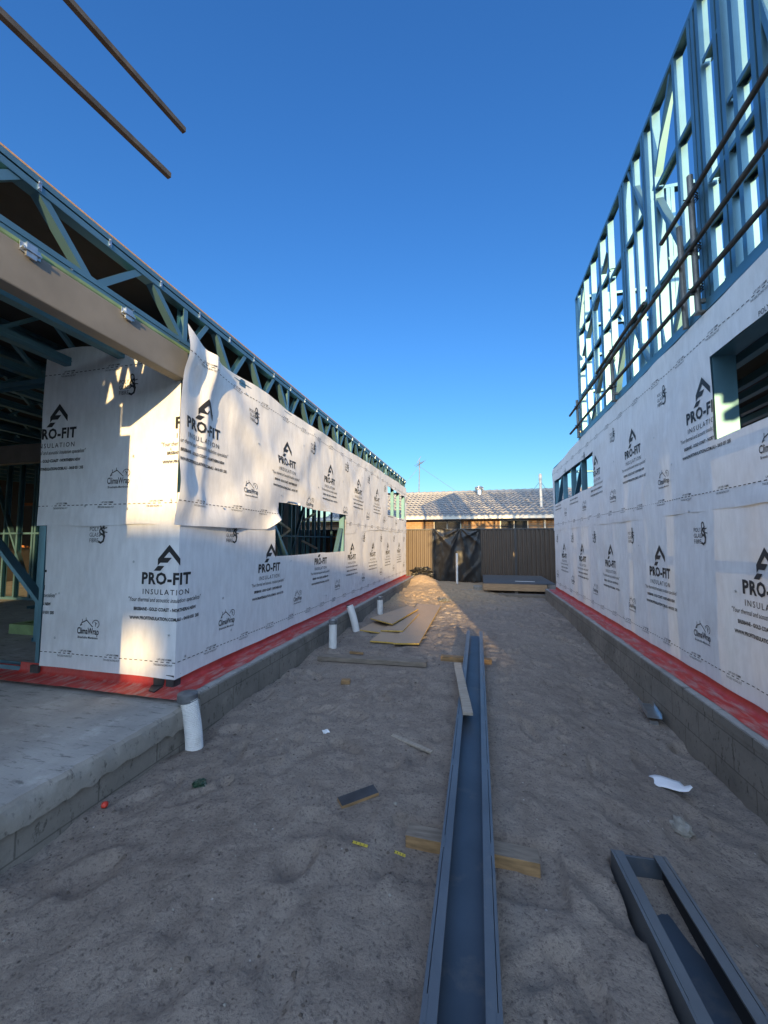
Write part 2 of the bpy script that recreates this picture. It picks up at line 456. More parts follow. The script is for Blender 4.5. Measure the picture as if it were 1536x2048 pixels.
GR = {}
def GH(x, y):
    i = int(np.clip(np.searchsorted(GR['x'], x) - 1, 0, len(GR['x']) - 2)); j = int(np.clip(np.searchsorted(GR['y'], y) - 1, 0, len(GR['y']) - 2))
    return float(GR['z'][i:i + 2, j:j + 2].mean())
def build_ground():
    def lines(lo, hi, step, far):
        a = list(np.arange(lo, hi + 1e-6, step))
        ext = [0.3, 1, 3, 8, 20, 60, 200]
        return np.array([lo - e for e in reversed(ext)] + a + [hi + e for e in ext])
    xs = lines(-2.2, 1.72, 0.02, 200)
    ys = lines(0.5, 13.3, 0.024, 200)
    X, Y = np.meshgrid(xs, ys, indexing='ij')
    Z = gbase(X, Y)
    rng = np.random.RandomState(3)
    # value noise on the fine area
    def vnoise(cell, seed):
        r = np.random.RandomState(seed)
        gx = ((X + 400) / cell); gy = ((Y + 400) / cell)
        ix = np.floor(gx).astype(int); iy = np.floor(gy).astype(int)
        fx = gx - ix; fy = gy - iy
        fx = fx * fx * (3 - 2 * fx); fy = fy * fy * (3 - 2 * fy)
        T = r.rand(512, 512)
        g = lambda a, b: T[(a * 7 + 3) % 512, (b * 13 + 5) % 512]
        return (g(ix, iy) * (1 - fx) + g(ix + 1, iy) * fx) * (1 - fy) + (g(ix, iy + 1) * (1 - fx) + g(ix + 1, iy + 1) * fx) * fy - .5
    fine = ((X > -2.25) & (X < 1.78) & (Y > 0.45) & (Y < 13.4)).astype(float)
    Z += fine * (vnoise(.9, 1) * .03 + vnoise(.35, 2) * .018 + vnoise(.14, 4) * .016 + vnoise(.06, 5) * .012 + vnoise(.035, 6) * .010)
    # footprints and scuffs
    for k in range(520):
        cx = rng.uniform(-2.0, 1.55); cy = rng.uniform(0.6, 11.0)
        if -0.32 < cx < 0.18 and cy < 6: continue
        an = rng.normal(0.1, 0.6); L = rng.uniform(.11, .17); W = rng.uniform(.045, .07)
        if rng.rand() < .35: L = W = rng.uniform(.04, .13)
        dp = rng.uniform(.008, .026)
        i0, i1 = np.searchsorted(xs, [cx - .32, cx + .32]); j0, j1 = np.searchsorted(ys, [cy - .32, cy + .32])
        dx = X[i0:i1, j0:j1] - cx; dy = Y[i0:i1, j0:j1] - cy
        u = dx * math.cos(an) + dy * math.sin(an); v = -dx * math.sin(an) + dy * math.cos(an)
        q = np.sqrt((u / W) ** 2 + (v / L) ** 2)
        Z[i0:i1, j0:j1] += -dp * (1 - sst(.55, 1.05, q)) + dp * .45 * np.exp(-((q - 1.2) / .18) ** 2)
    # sand banked against the left footing, scraped trench beside the right one
    Z += fine * (0.05 * sst(-1.85, -2.15, X) * vnoise(.25, 11) * 2)
    # keep the sand under the steel beam
    under = (X > -0.30) & (X < 0.18) & (Y < 5.95)
    Z[under] = np.minimum(Z[under], 0.035)
    for (ax, bx, ay, by, zz) in ((-.45, .33, 1.72, 2.05, -.015), (-.55, .20, 4.66, 4.97, -.01), (-1.95, -.56, 4.30, 4.66, .012), (-1.9, -.75, 5.1, 8.4, .032), (-.80, -.54, 1.98, 2.28, .02), (-.62, -.33, 1.78, 1.85, .03)):
        q = (X > ax) & (X < bx) & (Y > ay) & (Y < by)
        Z[q] = np.minimum(Z[q], zz + .25 * (Z[q] - zz))
    cr, sr = math.cos(R(2.7)), math.sin(R(2.7))
    lx = (X - .827) * cr + (Y + 1.35) * sr; ly = -(X - .827) * sr + (Y + 1.35) * cr
    q = (np.abs(lx) < .125) & (ly > -.1) & (ly < 3.40)
    Z[q] = np.minimum(Z[q], -.085)
    GR['x'] = xs; GR['y'] = ys; GR['z'] = Z
    nx, ny = X.shape
    verts = np.stack([X, Y, Z], -1).reshape(-1, 3)
    I = np.arange(nx * ny).reshape(nx, ny)
    faces = np.stack([I[:-1, :-1], I[1:, :-1], I[1:, 1:], I[:-1, 1:]], -1).reshape(-1, 4)
    me = bpy.data.meshes.new("ground")
    me.from_pydata(verts.tolist(), [], faces.tolist())
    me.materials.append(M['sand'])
    me.polygons.foreach_set('use_smooth', [True] * len(me.polygons))
    o = bpy.data.objects.new("ground", me)
    COL.objects.link(o)
    tag(o, "trampled grey-brown sand between the two house frames", "ground", kind='structure')
build_ground()

# ------------------------------------------------------------------ printed artwork of the membrane (flat templates)
_dg = None
def text2d(body, width=None, size=None, off=0.0, shear=0.0, space=1.0, cx=0.0, y=0.0, align='C'):
    c = bpy.data.curves.new("t", 'FONT')
    c.body = body; c.size = 1.0; c.offset = off; c.shear = shear; c.space_character = space
    c.resolution_u = 2
    o = bpy.data.objects.new("t", c)
    COL.objects.link(o)
    dg = bpy.context.evaluated_depsgraph_get()
    me = bpy.data.meshes.new_from_object(o.evaluated_get(dg))
    vs = [(v.co.x, v.co.y) for v in me.vertices]; fs = [tuple(p.vertices) for p in me.polygons]
    bpy.data.objects.remove(o); bpy.data.curves.remove(c); bpy.data.meshes.remove(me)
    x0 = min(v[0] for v in vs); x1 = max(v[0] for v in vs)
    sx = (width / (x1 - x0)) if width else size
    sy = size if size else sx
    if align == 'C': vs = [((v[0] - (x0 + x1) / 2) * sx + cx, v[1] * sy + y) for v in vs]
    else: vs = [((v[0] - x0) * sx + cx, v[1] * sy + y) for v in vs]
    return vs, fs

class Art:
    def __init__(self): self.v = []; self.f = []
    def add(self, vf):
        k = len(self.v); self.v += vf[0]; self.f += [tuple(i + k for i in f) for f in vf[1]]
        return self
    def poly(self, pts, tri=None):
        k = len(self.v); self.v += pts
        self.f += [tuple(i + k for i in t) for t in (tri or [tuple(range(len(pts)))])]
        return self
    def stroke(self, pts, wd):
        for (a, b) in zip(pts[:-1], pts[1:]):
            dx, dy = b[0] - a[0], b[1] - a[1]; L = math.hypot(dx, dy) or 1
            nx, ny = -dy / L * wd / 2, dx / L * wd / 2
            ex, ey = dx / L * wd * .3, dy / L * wd * .3
            self.poly([(a[0] - nx - ex, a[1] - ny - ey), (b[0] - nx + ex, b[1] - ny + ey), (b[0] + nx + ex, b[1] + ny + ey), (a[0] + nx - ex, a[1] + ny - ey)])
        return self

def art_logo():
    A = Art(); U_ = .00057
    p = lambda x, y: ((x - 700) * U_, (675 - y) * U_ + .76)
    A.poly([p(740, 122), p(912, 318), p(912, 415), p(740, 222), p(665, 305), p(780, 305), p(720, 375), p(610, 375), p(568, 418), p(568, 325)],
           [(0, 3, 2), (0, 2, 1), (0, 9, 4, 3), (9, 8, 7, 4), (4, 7, 6, 5)])
    A.poly([p(572, 420), p(674, 420), p(612, 490), p(502, 490)])
    A.add(text2d("PRO-FIT", .458, .128, off=.038, space=1.1, y=.76))
    A.add(text2d("INSULATION", .43, .060, off=.004, space=1.35, y=.676))
    A.add(text2d("\"Your thermal and acoustic insulation specialists\"", .70, .050, off=.004, shear=.25, y=.616))
    A.add(text2d("BRISBANE - GOLD COAST - NORTHERN NSW", .59, .036, off=.035, y=.545))
    A.add(text2d("WWW.PROFITINSULATION.COM.AU - 0410 031 205", .665, .036, off=.035, y=.472))
    return A
def art_clima():
    A = Art()
    A.add(text2d("ClimaWrap", .235, .075, off=.014, y=.325))
    A.add(text2d("Breathable Membrane", .215, .026, off=.012, y=.288))
    A.stroke([(-.085, .392), (-.07, .416), (-.016, .439), (.049, .386)], .007)
    A.stroke([(-.085, .392), (-.065, .402)], .005)
    A.stroke([(-.065, .416), (-.065, .446)], .005)
    A.stroke([(-.024, .434), (-.024, .460)], .005)
    A.stroke([(.081 + .036 * math.cos(R(t)), .412 + .032 * math.sin(R(t))) for t in range(175, -75, -16)], .005)
    A.stroke([(.08, .392), (.08, .42), (.069, .43)], .005)
    A.stroke([(.08, .408), (.092, .42)], .004)
    return A
def art_pgf():
    A = Art()
    A.add(text2d("POLY", .098, .05, off=.0, cx=-.078, y=1.235, align='L'))
    A.add(text2d("GLASS", .118, .05, off=.0, cx=-.08, y=1.187, align='L'))
    A.add(text2d("FIBRE", .098, .05, off=.0, cx=-.078, y=1.139, align='L'))
    arc = lambda cx, cy, rx, ry, a, b, st=20: [(cx + rx * math.cos(R(t)), cy + ry * math.sin(R(t))) for t in range(a, b, st if b > a else -st)]
    A.stroke(arc(.052, 1.285, .018, .026, -60, 250), .010)
    A.stroke([(.040, 1.262), (.072, 1.222), (.085, 1.19), (.075, 1.15), (.05, 1.135), (.025, 1.145)], .017)
    A.stroke(arc(.06, 1.235, .030, .026, 60, 330), .013)
    A.stroke([(.075, 1.275), (.075, 1.215)], .009)
    A.stroke([(.07, 1.255), (.105, 1.262)], .008)
    A.stroke([(.08, 1.228), (.112, 1.222)], .008)
    A.stroke(arc(.052, 1.175, .026, .03, -40, 150), .010)
    A.v = [(x, y - .045) for x, y in A.v]
    return A
def art_lap():
    A = Art()
    A.add(text2d("LAP LINE 150MM", .125, .022, off=.006, cx=.03, y=.012))
    A.add(text2d("THIS SIDE FACING OUT", .165, .022, off=.006, cx=.02, y=-.030))
    return A
ART = {'logo': art_logo(), 'clima': art_clima(), 'pgf': art_pgf(), 'lap': art_lap()}
def art_dash():
    A = Art()
    for k in range(10):
        x = k * .05
        A.poly([(x, -.003), (x + .028, -.003), (x + .028, .003), (x, .003)])
    return A
ART['dash'] = art_dash()

def fasteners(mb, mapf, spots, mi):
    for s, z in spots:
        c = mapf(s, z, .006)
        ex = mapf(s + .01, z, .006) - c; ez = mapf(s, z + .01, .006) - c
        ex.normalize(); ez.normalize()
        n = 8
        ring = [c + (ex * math.cos(2 * math.pi * k / n) + ez * math.sin(2 * math.pi * k / n)) * .011 for k in range(n)]
        top = mapf(s, z, .012)
        mb.add(ring + [top], [(k, (k + 1) % n, n) for k in range(n)], mi)

def sheet(name, parent, s0, s1, zbot, ztop, mapf, holes=(), logos=None, sgn=1, z0=.34, corner=None, hemz=None, ds=.05, dz=.05, pins=(), label=None, laps=(.15, 1.35)):
    """a membrane sheet: grid over (s,z), openings cut out, edges wavy, artwork printed on it"""
    S_ = sorted(set([round(x, 4) for x in np.arange(s0, s1, ds)] + [round(s1, 4)] + [h[0] for h in holes if s0 < h[0] < s1] + [h[1] for h in holes if s0 < h[1] < s1] + ([corner] if corner and s0 < corner < s1 else [])))
    S_ = [x for i, x in enumerate(S_) if i == 0 or x - S_[i - 1] > 1e-4]
    zlo = min(zbot(s) for s in S_); zhi = max(ztop(s) for s in S_)
    Z_ = sorted(set([round(x, 4) for x in np.arange(zlo, zhi, dz)] + [round(zhi, 4)] + [h[2] for h in holes if zlo < h[2] < zhi] + [h[3] for h in holes if zlo < h[3] < zhi]))
    mb = MB()
    def hz(s, z):
        for h in holes:
            if h[0] - 1e-6 <= s <= h[1] + 1e-6 and len(h) > 4:
                if abs(z - h[2]) < 1e-6 and h[4]: return z + h[4](s)
                if abs(z - h[3]) < 1e-6 and h[5]: return z + h[5](s)
        return z
    idx = {}
    vs = []
    for i, s in enumerate(S_):
        a, b = zbot(s), ztop(s)
        for j, z in enumerate(Z_):
            zz = min(max(z, a), b) if not (a < z < b) else hz(s, z)
            vs.append(mapf(s, zz, 0.0)); idx[i, j] = len(vs) - 1
    fs = []
    for i in range(len(S_) - 1):
        for j in range(len(Z_) - 1):
            sc = (S_[i] + S_[i + 1]) / 2; zc = (Z_[j] + Z_[j + 1]) / 2
            if Z_[j + 1] <= min(zbot(S_[i]), zbot(S_[i + 1])) or Z_[j] >= max(ztop(S_[i]), ztop(S_[i + 1])): continue
            if any(h[0] < sc < h[1] and h[2] < zc < h[3] for h in holes): continue
            fs.append((idx[i, j], idx[i + 1, j], idx[i + 1, j + 1], idx[i, j + 1]))
    mb.add(vs, fs, 0)
    def inside(s, z):
        if not (s0 + .002 < s < s1 - .002 and zbot(s) + .002 < z < ztop(s) - .002): return False
        for h in holes:
            if h[0] - .004 < s < h[1] + .004:
                lo = h[2] + (h[4](s) if len(h) > 4 and h[4] else 0); hi = h[3] + (h[5](s) if len(h) > 4 and h[5] else 0)
                if lo - .006 < z < hi + .006: return False
        return True
    def stamp(key, sc, zc):
        A = ART[key]
        bm = bmesh.new()
        vv = [bm.verts.new((sc + sgn * x, zc + y, 0)) for x, y in A.v]
        for f in A.f:
            try: bm.faces.new([vv[i] for i in f])
            except ValueError: pass
        cuts = []
        if corner: cuts.append(corner)
        lo = min(v.co.x for v in vv); hi = max(v.co.x for v in vv)
        for c_ in [c for c in S_[::2] if lo < c < hi] + cuts:
            if lo < c_ < hi:
                bmesh.ops.bisect_plane(bm, geom=bm.verts[:] + bm.edges[:] + bm.faces[:], dist=1e-6, plane_co=(c_, 0, 0), plane_no=(1, 0, 0))
        bm.verts.ensure_lookup_table(); bm.verts.index_update()
        keep = []
        for f in bm.faces:
            c = f.calc_center_median()
            if inside(c.x, c.y): keep.append(tuple(v.index for v in f.verts))
        if keep:
            used = sorted({i for f in keep for i in f}); rm = {i: k for k, i in enumerate(used)}
            mb.add([mapf(bm.verts[i].co.x, bm.verts[i].co.y, .0035) for i in used], [tuple(rm[i] for i in f) for f in keep], 1)
        bm.free()
    if logos:
        lo_s, per = logos
        for k in range(-12, 13):
            c = lo_s + k * per
            if s0 - .5 < c < s1 + .5: stamp('logo', c, z0)
            if s0 - .3 < c + sgn * .74 < s1 + .3:
                stamp('clima', c + sgn * .72, z0); stamp('pgf', c + sgn * .76, z0)
        for lz in [z0 + q for q in laps]:
            k = 0
            for s in np.arange(s0, s1, .5):
                stamp('dash', s if sgn > 0 else s + .5, lz)
                stamp('lap', s + .25, lz)
    fasteners(mb, mapf, [p for p in pins if inside(*p)], 2)
    o = mb.build(name, [M['wrap'], M['ink'], M['galv']], parent, smooth=False)
    me = o.data
    me.polygons.foreach_set('use_smooth', [True] * len(me.polygons))
    bm = bmesh.new(); bm.from_mesh(me)
    bmesh.ops.dissolve_degenerate(bm, dist=1e-5, edges=bm.edges[:])
    bm.to_mesh(me); bm.free()
    if corner: 
        try: me.set_sharp_from_angle(angle=R(50))
        except Exception: pass
    if label: o['label'] = label
    return o

def nz(x, y, z=0.0): return noise.noise(Vector((x, y, z)))

# ------------------------------------------------------------------ LEFT HOUSE
XL, YC, YE = -2.34, 2.62, 12.55
left = thing("steel_framed_house", "single storey steel house frame on the left, white printed membrane and an open porch", "house", (-4, 5, 0))

mb = MB()
mb.box((-14, YC - .02, .02), (-2.09, YE + .25, .298))
slab = mb.build("floor_slab", M['concrete'], left, bevel=.006)
# porch slab with a hand-cut concrete edge lapping over the blocks
mb = MB()
ys = np.arange(-3.0, YC - .03, .03)
vs = []; 
for i, y in enumerate(ys):
    j = .016 * nz(y * 3, 1) + .012 * nz(y * 11, 2) + .006 * nz(y * 27, 3)
    drop = .135 + .022 * nz(y * 4, 5) + .022 * nz(y * 14, 7) + .014 * nz(y * 31, 6)
    vs += [(-14, y, .272), (-2.085 + j, y, .268 + .004 * nz(y * 5, 9)), (-2.062 + j * 1.4, y, .252), (-2.052 + .014 * nz(y * 9, 3), y, .20), (-2.058 + .012 * nz(y * 13, 4), y, .268 - drop), (-2.10, y, .268 - drop - .012)]
fs = []
for i in range(len(ys) - 1):
    for k in range(5):
        fs.append((i * 6 + k, i * 6 + k + 1, (i + 1) * 6 + k + 1, (i + 1) * 6 + k))
mb.add(vs, fs)
porch = mb.build("porch_slab", [M['rough_concrete']], left, smooth=True)
porch.data.materials.append(M['concrete'])
for i, p in enumerate(porch.data.polygons):
    if i % 5 == 0: p.material_index = 1
mb = MB()
mb.box((-2.5, -3, -.35), (-2.078, YC - .03, .145))
mb.box((-2.5, YC - .03, -.35), (-2.072, YE + .26, .285))
mb.build("block_footing", M['block'], left)

# red damp-proof membrane on the ledge
def ledge_strip(name, parent, pts, wall_n, width, zt, zl, seed):
    """pts: wall-line polyline; wall_n(i): outward normal at each vertex"""
    mb = MB(); vs = []; n = 7
    for i, (p, nn, mit) in enumerate(pts):
        q = i * .06
        wv = width + .022 * nz(q * 2.0, seed) + .012 * nz(q * 7, seed + 2)
        prof = [(.0012, zt + .006 * nz(q * 3, seed + 5)), (.004, zl + .035), (.014 + .003 * nz(q * 5, 3), zl + .016), (.03, zl + .007), (wv * .5, zl + .006 + .003 * nz(q * 4, 8)), (wv - .03, zl + .005), (wv, zl + .0025)]
        for a, z in prof:
            vs.append((p[0] + nn[0] * a * mit, p[1] + nn[1] * a * mit, z))
    fs = [(i * n + k, i * n + k + 1, (i + 1) * n + k + 1, (i + 1) * n + k) for i in range(len(pts) - 1) for k in range(n - 1)]
    mb.add(vs, fs)
    return mb.build(name, M['red'], parent, smooth=True)
pts = []
for x in np.arange(-3.95, XL - .03, .06): pts.append(((x, YC), (0, -1), 1))
pts.append(((XL, YC), (.7071, -.7071), 1.41))
for y in np.arange(YC + .06, YE + .02, .06): pts.append(((XL, y), (1, 0), 1))
ledge_strip("damp_course", left, pts, None, .19, .386, .298, 3)
pts = [((x, 2.66), (0, -1), 1) for x in np.arange(-12, -3.86, .06)]
ledge_strip("damp_course", left, pts, None, .16, .335, .298, 13)
mb = MB()   # black tape pieces at the corner
mb.slabpoly([(-2.50, YC - .011, .385), (-2.42, YC - .011, .383), (-2.42, YC - .014, .318), (-2.50, YC - .014, .318)], .001)
mb.box((-2.52, YC - .016, .315), (-2.43, YC - .010, .392))
mb.box((-2.40, YC - .019, .310), (-2.327, YC - .011, .40))
mb.box((XL + .010, YC - .012, .312), (XL + .017, YC + .05, .398))
mb.slabpoly([(-2.53, YC - .02, .316), (-2.42, YC - .02, .317), (-2.40, YC - .13, .313), (-2.47, YC - .11, .312)], .006)
mb.build("black_tape", M['blackboard'], left)
mb = MB(); mb.box((-3.80, YC - .03, .312), (-3.71, YC - .009, .375)); mb.build("black_tape", M['blackboard'], left)

FRONT_L = YC - 1.47     # s-coordinate of the front sheet's left edge
def corner_map(bulge, off):
    def f(s, z, d):
        e = bulge(s, z) + d + off
        if s >= YC:
            return Vector((XL + e, s - e * max(0, 1 - (s - YC) / .2), z))
        return Vector((XL + (s - YC) + e * max(0, 1 - (YC - s) / .2), YC - e, z))
    return f
lowb = lambda s, z: .006 + .022 * abs(nz(s * 1.3, z * .8, 1)) + .004 * nz(s * 5, z * 1.2, 2) + .012 * math.exp(-((z - .36) / .06) ** 2) * (nz(s * 2.5, 0, 7) * .6 + .4)
wave = lambda a, f, k: (lambda s: a * nz(s * f, k, 0.3))
W1 = (4.10, 6.53, 1.27, 1.91)     # first window opening on the passage side
W2 = (9.85, 12.30, 2.15, 2.90)
pins_l = [(YC + .1, .52), (YC - .06, .71), (YC + .55, .92)] + [(YC - 1.2, 1.0), (YC - .42, 1.28), (YC - 1.22, .62), (YC - .8, 1.75)] + [(y, .6 + .3 * (i % 4)) for i, y in enumerate(np.arange(3.3, 12, .6))]
sheet("wall_wrap", left, YC - 1.375, YE, lambda s: .372 + .008 * nz(s * 1.7, 4), lambda s: 1.84, corner_map(lowb, .004),
      holes=[(W1[0], W1[1], W1[2], 2.2, wave(.03, 1.5, 3), None)], logos=(2.515, 1.475), z0=.345, corner=YC, pins=pins_l, laps=(.15,))
# front upper sheet, its right edge curling just short of the corner
frb = lambda s, z: .012 + .014 * nz(s * 1.5, z * 1.1, 3) + .02 * max(0, (s - (YC - .18)) / .18) ** 2 * (1 + nz(0, z * 3, 5)) + .03 * math.exp(-((z - 1.62) / .10) ** 2) * abs(nz(s * 2, 1, 9))
sheet("wall_wrap", left, FRONT_L - .03, YC - .035, lambda s: 1.585 + .012 * nz(s * 2, 8), lambda s: 3.20 - .06 * max(0, (s - YC + 1.3)) + .02 * nz(s * 3, 2), corner_map(frb, .006),
      logos=(YC - 1.33, 1.49), z0=1.61, pins=[(YC - .95, 1.75), (YC - .5, 1.72), (YC - .08, 1.78), (YC - .46, 2.16), (YC - .1, 2.2)], corner=None)
# passage upper sheet, loose and wrinkled
def upb(s, z):
    t = (z - 1.6) / 1.5
    loose = math.exp(-max(0, s - 2.6) / 5.0)
    d = .022
    # vertical fold hanging from the top corner
    xf = 2.83 + .10 * (t - .5) + .03 * nz(z * 2, 1)
    d += .05 * math.exp(-((s - xf) / .06) ** 2) * (.25 + .75 * sst(.25, .9, t)) + .055 * (1 - sst(2.55, 2.80, s)) * (.4 + .6 * t)
    # sagging swags between fixing points
    sag = math.sin((s - 2.9) * 2.1 + .8 * t)
    d += loose * .038 * max(0, math.sin((s * .75 - z * 1.15) * 3.1 + 1.4 * nz(s * .8, z * .8))) ** 2
    d += loose * .030 * max(0, math.sin((s * .55 + z * 1.4) * 3.6 + 1.8 * nz(s * .7, z * .9, 3))) ** 3
    d += (.3 + .7 * loose) * (.016 * nz(s * 2.2, z * 1.6, 4) + .007 * nz(s * 6, z * 3.5, 6))
    d += .018 * math.exp(-((z - 1.78) / .09) ** 2) * abs(nz(s * 2.4, 2, 2)) * sst(6, 7, s)
    # free lower corner curling out by the window
    d += .10 * math.exp(-((s - 4.12) / .16) ** 2) * (1 - sst(1.6, 1.85, z)) * (1 if s < 4.14 else 0)
    return float(d)
zt_u = lambda s: 3.10 + .07 * math.exp(-(s - 2.55) / .12) + .10 * sst(4, 12, s) + .022 * nz(s * 1.4, 6) + .03 * math.exp(-((s - 3.5) / .5) ** 2) - .02 * math.exp(-((s - 3.0) / .2) ** 2)
zb_u = lambda s: 1.575 + .02 * nz(s * 2.5, 3) + .14 * float(sst(3.85, 4.16, s)) * (1 - float(sst(6.4, 6.5, s))) + .14 * float(sst(6.4, 9, s))
pins_u = [(y, 1.75 + .25 * ((i * 3) % 5)) for i, y in enumerate(np.arange(3.1, 12.2, .55))] + [(3.45, 2.98), (4.9, 2.95), (5.1, 3.0)]
sheet("wall_wrap", left, YC - .105, YE + .01, zb_u, zt_u, lambda s, z, d: Vector((XL + upb(s, z) + d, s, z)),
      holes=[(4.15, W1[1], 1.4, W1[3], None, wave(.035, 1.2, 9)), (W2[0], W2[1], W2[2], W2[3], wave(.03, 1.3, 5), wave(.05, 2.0, 4))],
      logos=(4.30, 1.48), z0=1.62, ds=.035, dz=.035, pins=pins_u, label="loose wrinkled upper membrane sheet")

# wall frames of the left house
def stud_wall(parent, name, axis, c, a0, a1, z0, z1, studs, nogs=(), braces=(), open_to=1, mat='blue_steel', D=.09):
    """a framed wall; axis 'Y' runs along Y with its outer face at X=c (depth D towards open_to*X)"""
    P = (lambda s, dpt, z: Vector((c + dpt * open_to, s, z))) if axis == 'Y' else (lambda s, dpt, z: Vector((s, c + dpt * open_to, z)))
    side = (open_to, 0, 0) if axis == 'Y' else (0, open_to, 0)
    mb = MB()
    def plate(z, up):
        p0 = P(a0, 0, z); p1 = P(a1, 0, z)
        d = (p1 - p0).normalized(); b = d.cross(Vector(side).normalized())
        mb.csec(p0, p1, side, D + .002, .042, 1 if b.z * up > 0 else -1, lip=.004)
    plate(z0, 1); plate(z1, -1)
    fr = mb.build(name, M[mat], parent)
    for s in studs:
        m2 = MB()
        p0 = P(s, .001, z0 + .003); p1 = P(s, .001, z1 - .003)
        b = Vector((0, 0, 1)).cross(Vector(side))
        fl = 1 if (b.y if axis == 'Y' else b.x) > 0 else -1
        m2.csec(p0, p1, side, D - .002, .041, fl)
        m2.build("stud", M[mat], fr)
    for (s0, s1, z) in nogs:
        m2 = MB()
        p0 = P(s0 + .005, .004, z); p1 = P(s1, .004, z)
        d = (p1 - p0).normalized(); b = d.cross(Vector(side).normalized())
        m2.csec(p0, p1, side, D - .008, .036, 1 if b.z < 0 else -1)
        m2.build("nogging", M[mat], fr)
    for (s0, za, s1, zb) in braces:
        m2 = MB()
        bd = (P(s1, 0, zb) - P(s0, 0, za)).normalized().cross(Vector(side))
        m2.csec(P(s0, .006, za), P(s1, .006, zb), side, D - .012, .036, 1 if (bd.y if axis == 'Y' else -bd.z) > 0 else -1)
        m2.build("brace", M[mat], fr)
    return fr
def spread(a, b, st, jit=.0): return [a + i * st + random.uniform(-jit, jit) for i in range(int((b - a) / st) + 1)]

stud_wall(left, "wall_frame", 'Y', XL - .004, YC + .01, YE - .01, .30, 3.02,
          [YC + .02, YC + .5, 3.3, 3.75, W1[0] - .05, W1[1] + .0, 6.6] + spread(7.1, 9.6, .5) + [W2[0] - .05, 10.7, 11.5, W2[1] + .0, 12.4],
          nogs=[(YC + .06, 4.05, 1.22), (6.64, 9.8, 1.3), (4.1, 6.5, 1.225), (4.1, 6.5, 2.0), (9.85, 12.3, 2.10)], braces=[(4.0, 1.78, 4.75, .9), (6.47, 1.68, 6.15, 1.1)], open_to=-1)
stud_wall(left, "wall_frame", 'X', YC + .004, -8.2, XL - .10, .30, 2.96, [-3.8, -3.2, -2.8, -8.1, -7.4], nogs=[(-3.76, -2.5, 1.5)],
          braces=[(-4.55, 1.58, -3.45, .60)], open_to=1)
# partitions inside
stud_wall(left, "partition_frame", 'Y', -4.9, 3.4, 12.4, .30, 3.02, spread(3.5, 12.3, .42, .1) + [6.05, 6.11, 7.9, 8.0], nogs=[(3.5, 12.3, 1.6)], braces=[(5.6, 1.9, 7.4, .6), (9.2, .6, 10.4, 2.6)], open_to=-1)
stud_wall(left, "partition_frame", 'Y', -7.4, 5.0, 12.4, .30, 3.02, spread(5.1, 12.3, .55, .1), nogs=[(5.1, 12.3, 1.6)], open_to=-1)
stud_wall(left, "partition_frame", 'X', 5.7, -9.9, -6.4, .30, 3.02, [-9.8, -9.3, -8.95, -8.55, -8.48, -8.1, -7.7, -7.2, -6.6], nogs=[(-9.8, -6.5, 1.62)], braces=[(-9.6, 2.6, -8.6, .6)], open_to=1)
stud_wall(left, "partition_frame", 'X', 7.6, -11, -5.0, .30, 3.02, spread(-10.9, -5.2, .45, .12) + [-9.3, -9.22], nogs=[(-10.9, -5.2, 1.62)], braces=[(-10.4, 2.4, -9.2, .6)], open_to=1)
stud_wall(left, "partition_frame", 'X', 12.35, -11, -2.5, .30, 3.02, spread(-10.9, -2.8, .6, .1), nogs=[(-10.9, -2.8, 1.62)], open_to=-1)
for p, q in (((-3.1, 5.02, 1.93), (-3.1, 5.97, 1.64)), ((-3.1, 5.97, 1.64), (-3.1, 4.92, 1.25)), ((-3.1, 6.45, 1.45), (-3.1, 7.1, 1.30)), ((-3.1, 6.5, 1.82), (-3.1, 7.0, 2.0))):
    mb = MB(); mb.bar(p, q, .032, .012, (0, 0, 1)); mb.bar((p[0] - .05, p[1] + .05, p[2] + .0), (q[0] - .05, q[1] + .03, q[2]), .02, .01, (0, 0, 1))
    mb.build("strap_brace", M['galv'], left)
# far wall added in a dark colour to keep the interior shaded, then pale membrane
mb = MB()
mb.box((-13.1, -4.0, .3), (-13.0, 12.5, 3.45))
mb.build("dark_side_wall", M['fencepost'], left)
mb = MB()
mb.box((-11.6, 11.0, .4), (-11.55, 12.4, 2.9)); mb.box((-11.6, 9.4, .4), (-11.5, 10.7, 2.9)); mb.box((-10.2, 12.58, .4), (-6.2, 12.6, 2.9))
mb.build("wall_wrap", M['wrap'], left)

# floor trusses: the edge truss over the passage wall, then the inner ones
def truss_chords(mb, x, y0, y1, zb=3.03, zt=3.46, w=.075):
    prb = [(0, 0), (w, 0), (w, .07), (w - .004, .07), (w - .004, .004), (.004, .004), (.004, .07), (0, .07)]
    mb.box((x - w, y0, zb), (x, y1, zb + .003)); mb.box((x - .003, y0, zb + .004), (x, y1, zb + .075)); mb.box((x - w, y0, zb + .004), (x - w + .003, y1, zb + .075))
    mb.box((x - .001, y0, zb + .036), (x + .006, y1, zb + .043))
    mb.box((x - w, y0, zt - .085), (x, y1, zt - .082)); mb.box((x - .003, y0, zt - .081), (x, y1, zt - .045)); mb.box((x - w, y0, zt - .081), (x - w + .003, y1, zt))
    mb.box((x - .012, y0, zt - .045), (x - .009, y1, zt - .036))
    mb.box((x - .003, y0, zt - .036), (x + .004, y1, zt - .001)); mb.box((x - w + .005, y0, zt - .004), (x - .004, y1, zt - .001))
mb = MB()
truss_chords(mb, XL + .012, -4.0, YE + .05)
edge = mb.build("floor_truss", M['blue_steel'], left)
webs = [(1.43, 1.10, 1), (1.47, 1.79, 0), (2.19, 1.86, 1), (2.24, 2.58, 0)]
y = -1.2
while y < 1.0:
    webs += [(y, y + .33, 0), (y + .71, y + .38, 1)]; y += .76
y = 2.68; ups = [2.62]
webs += []
for cell in range(6):
    for k in range(3):
        webs += [(y + .22, y, 1), (y + .29, y + .52, 0)]
        y += .58
    ups.append(y - .02); y += .07
ups += [6.95, 9.68]
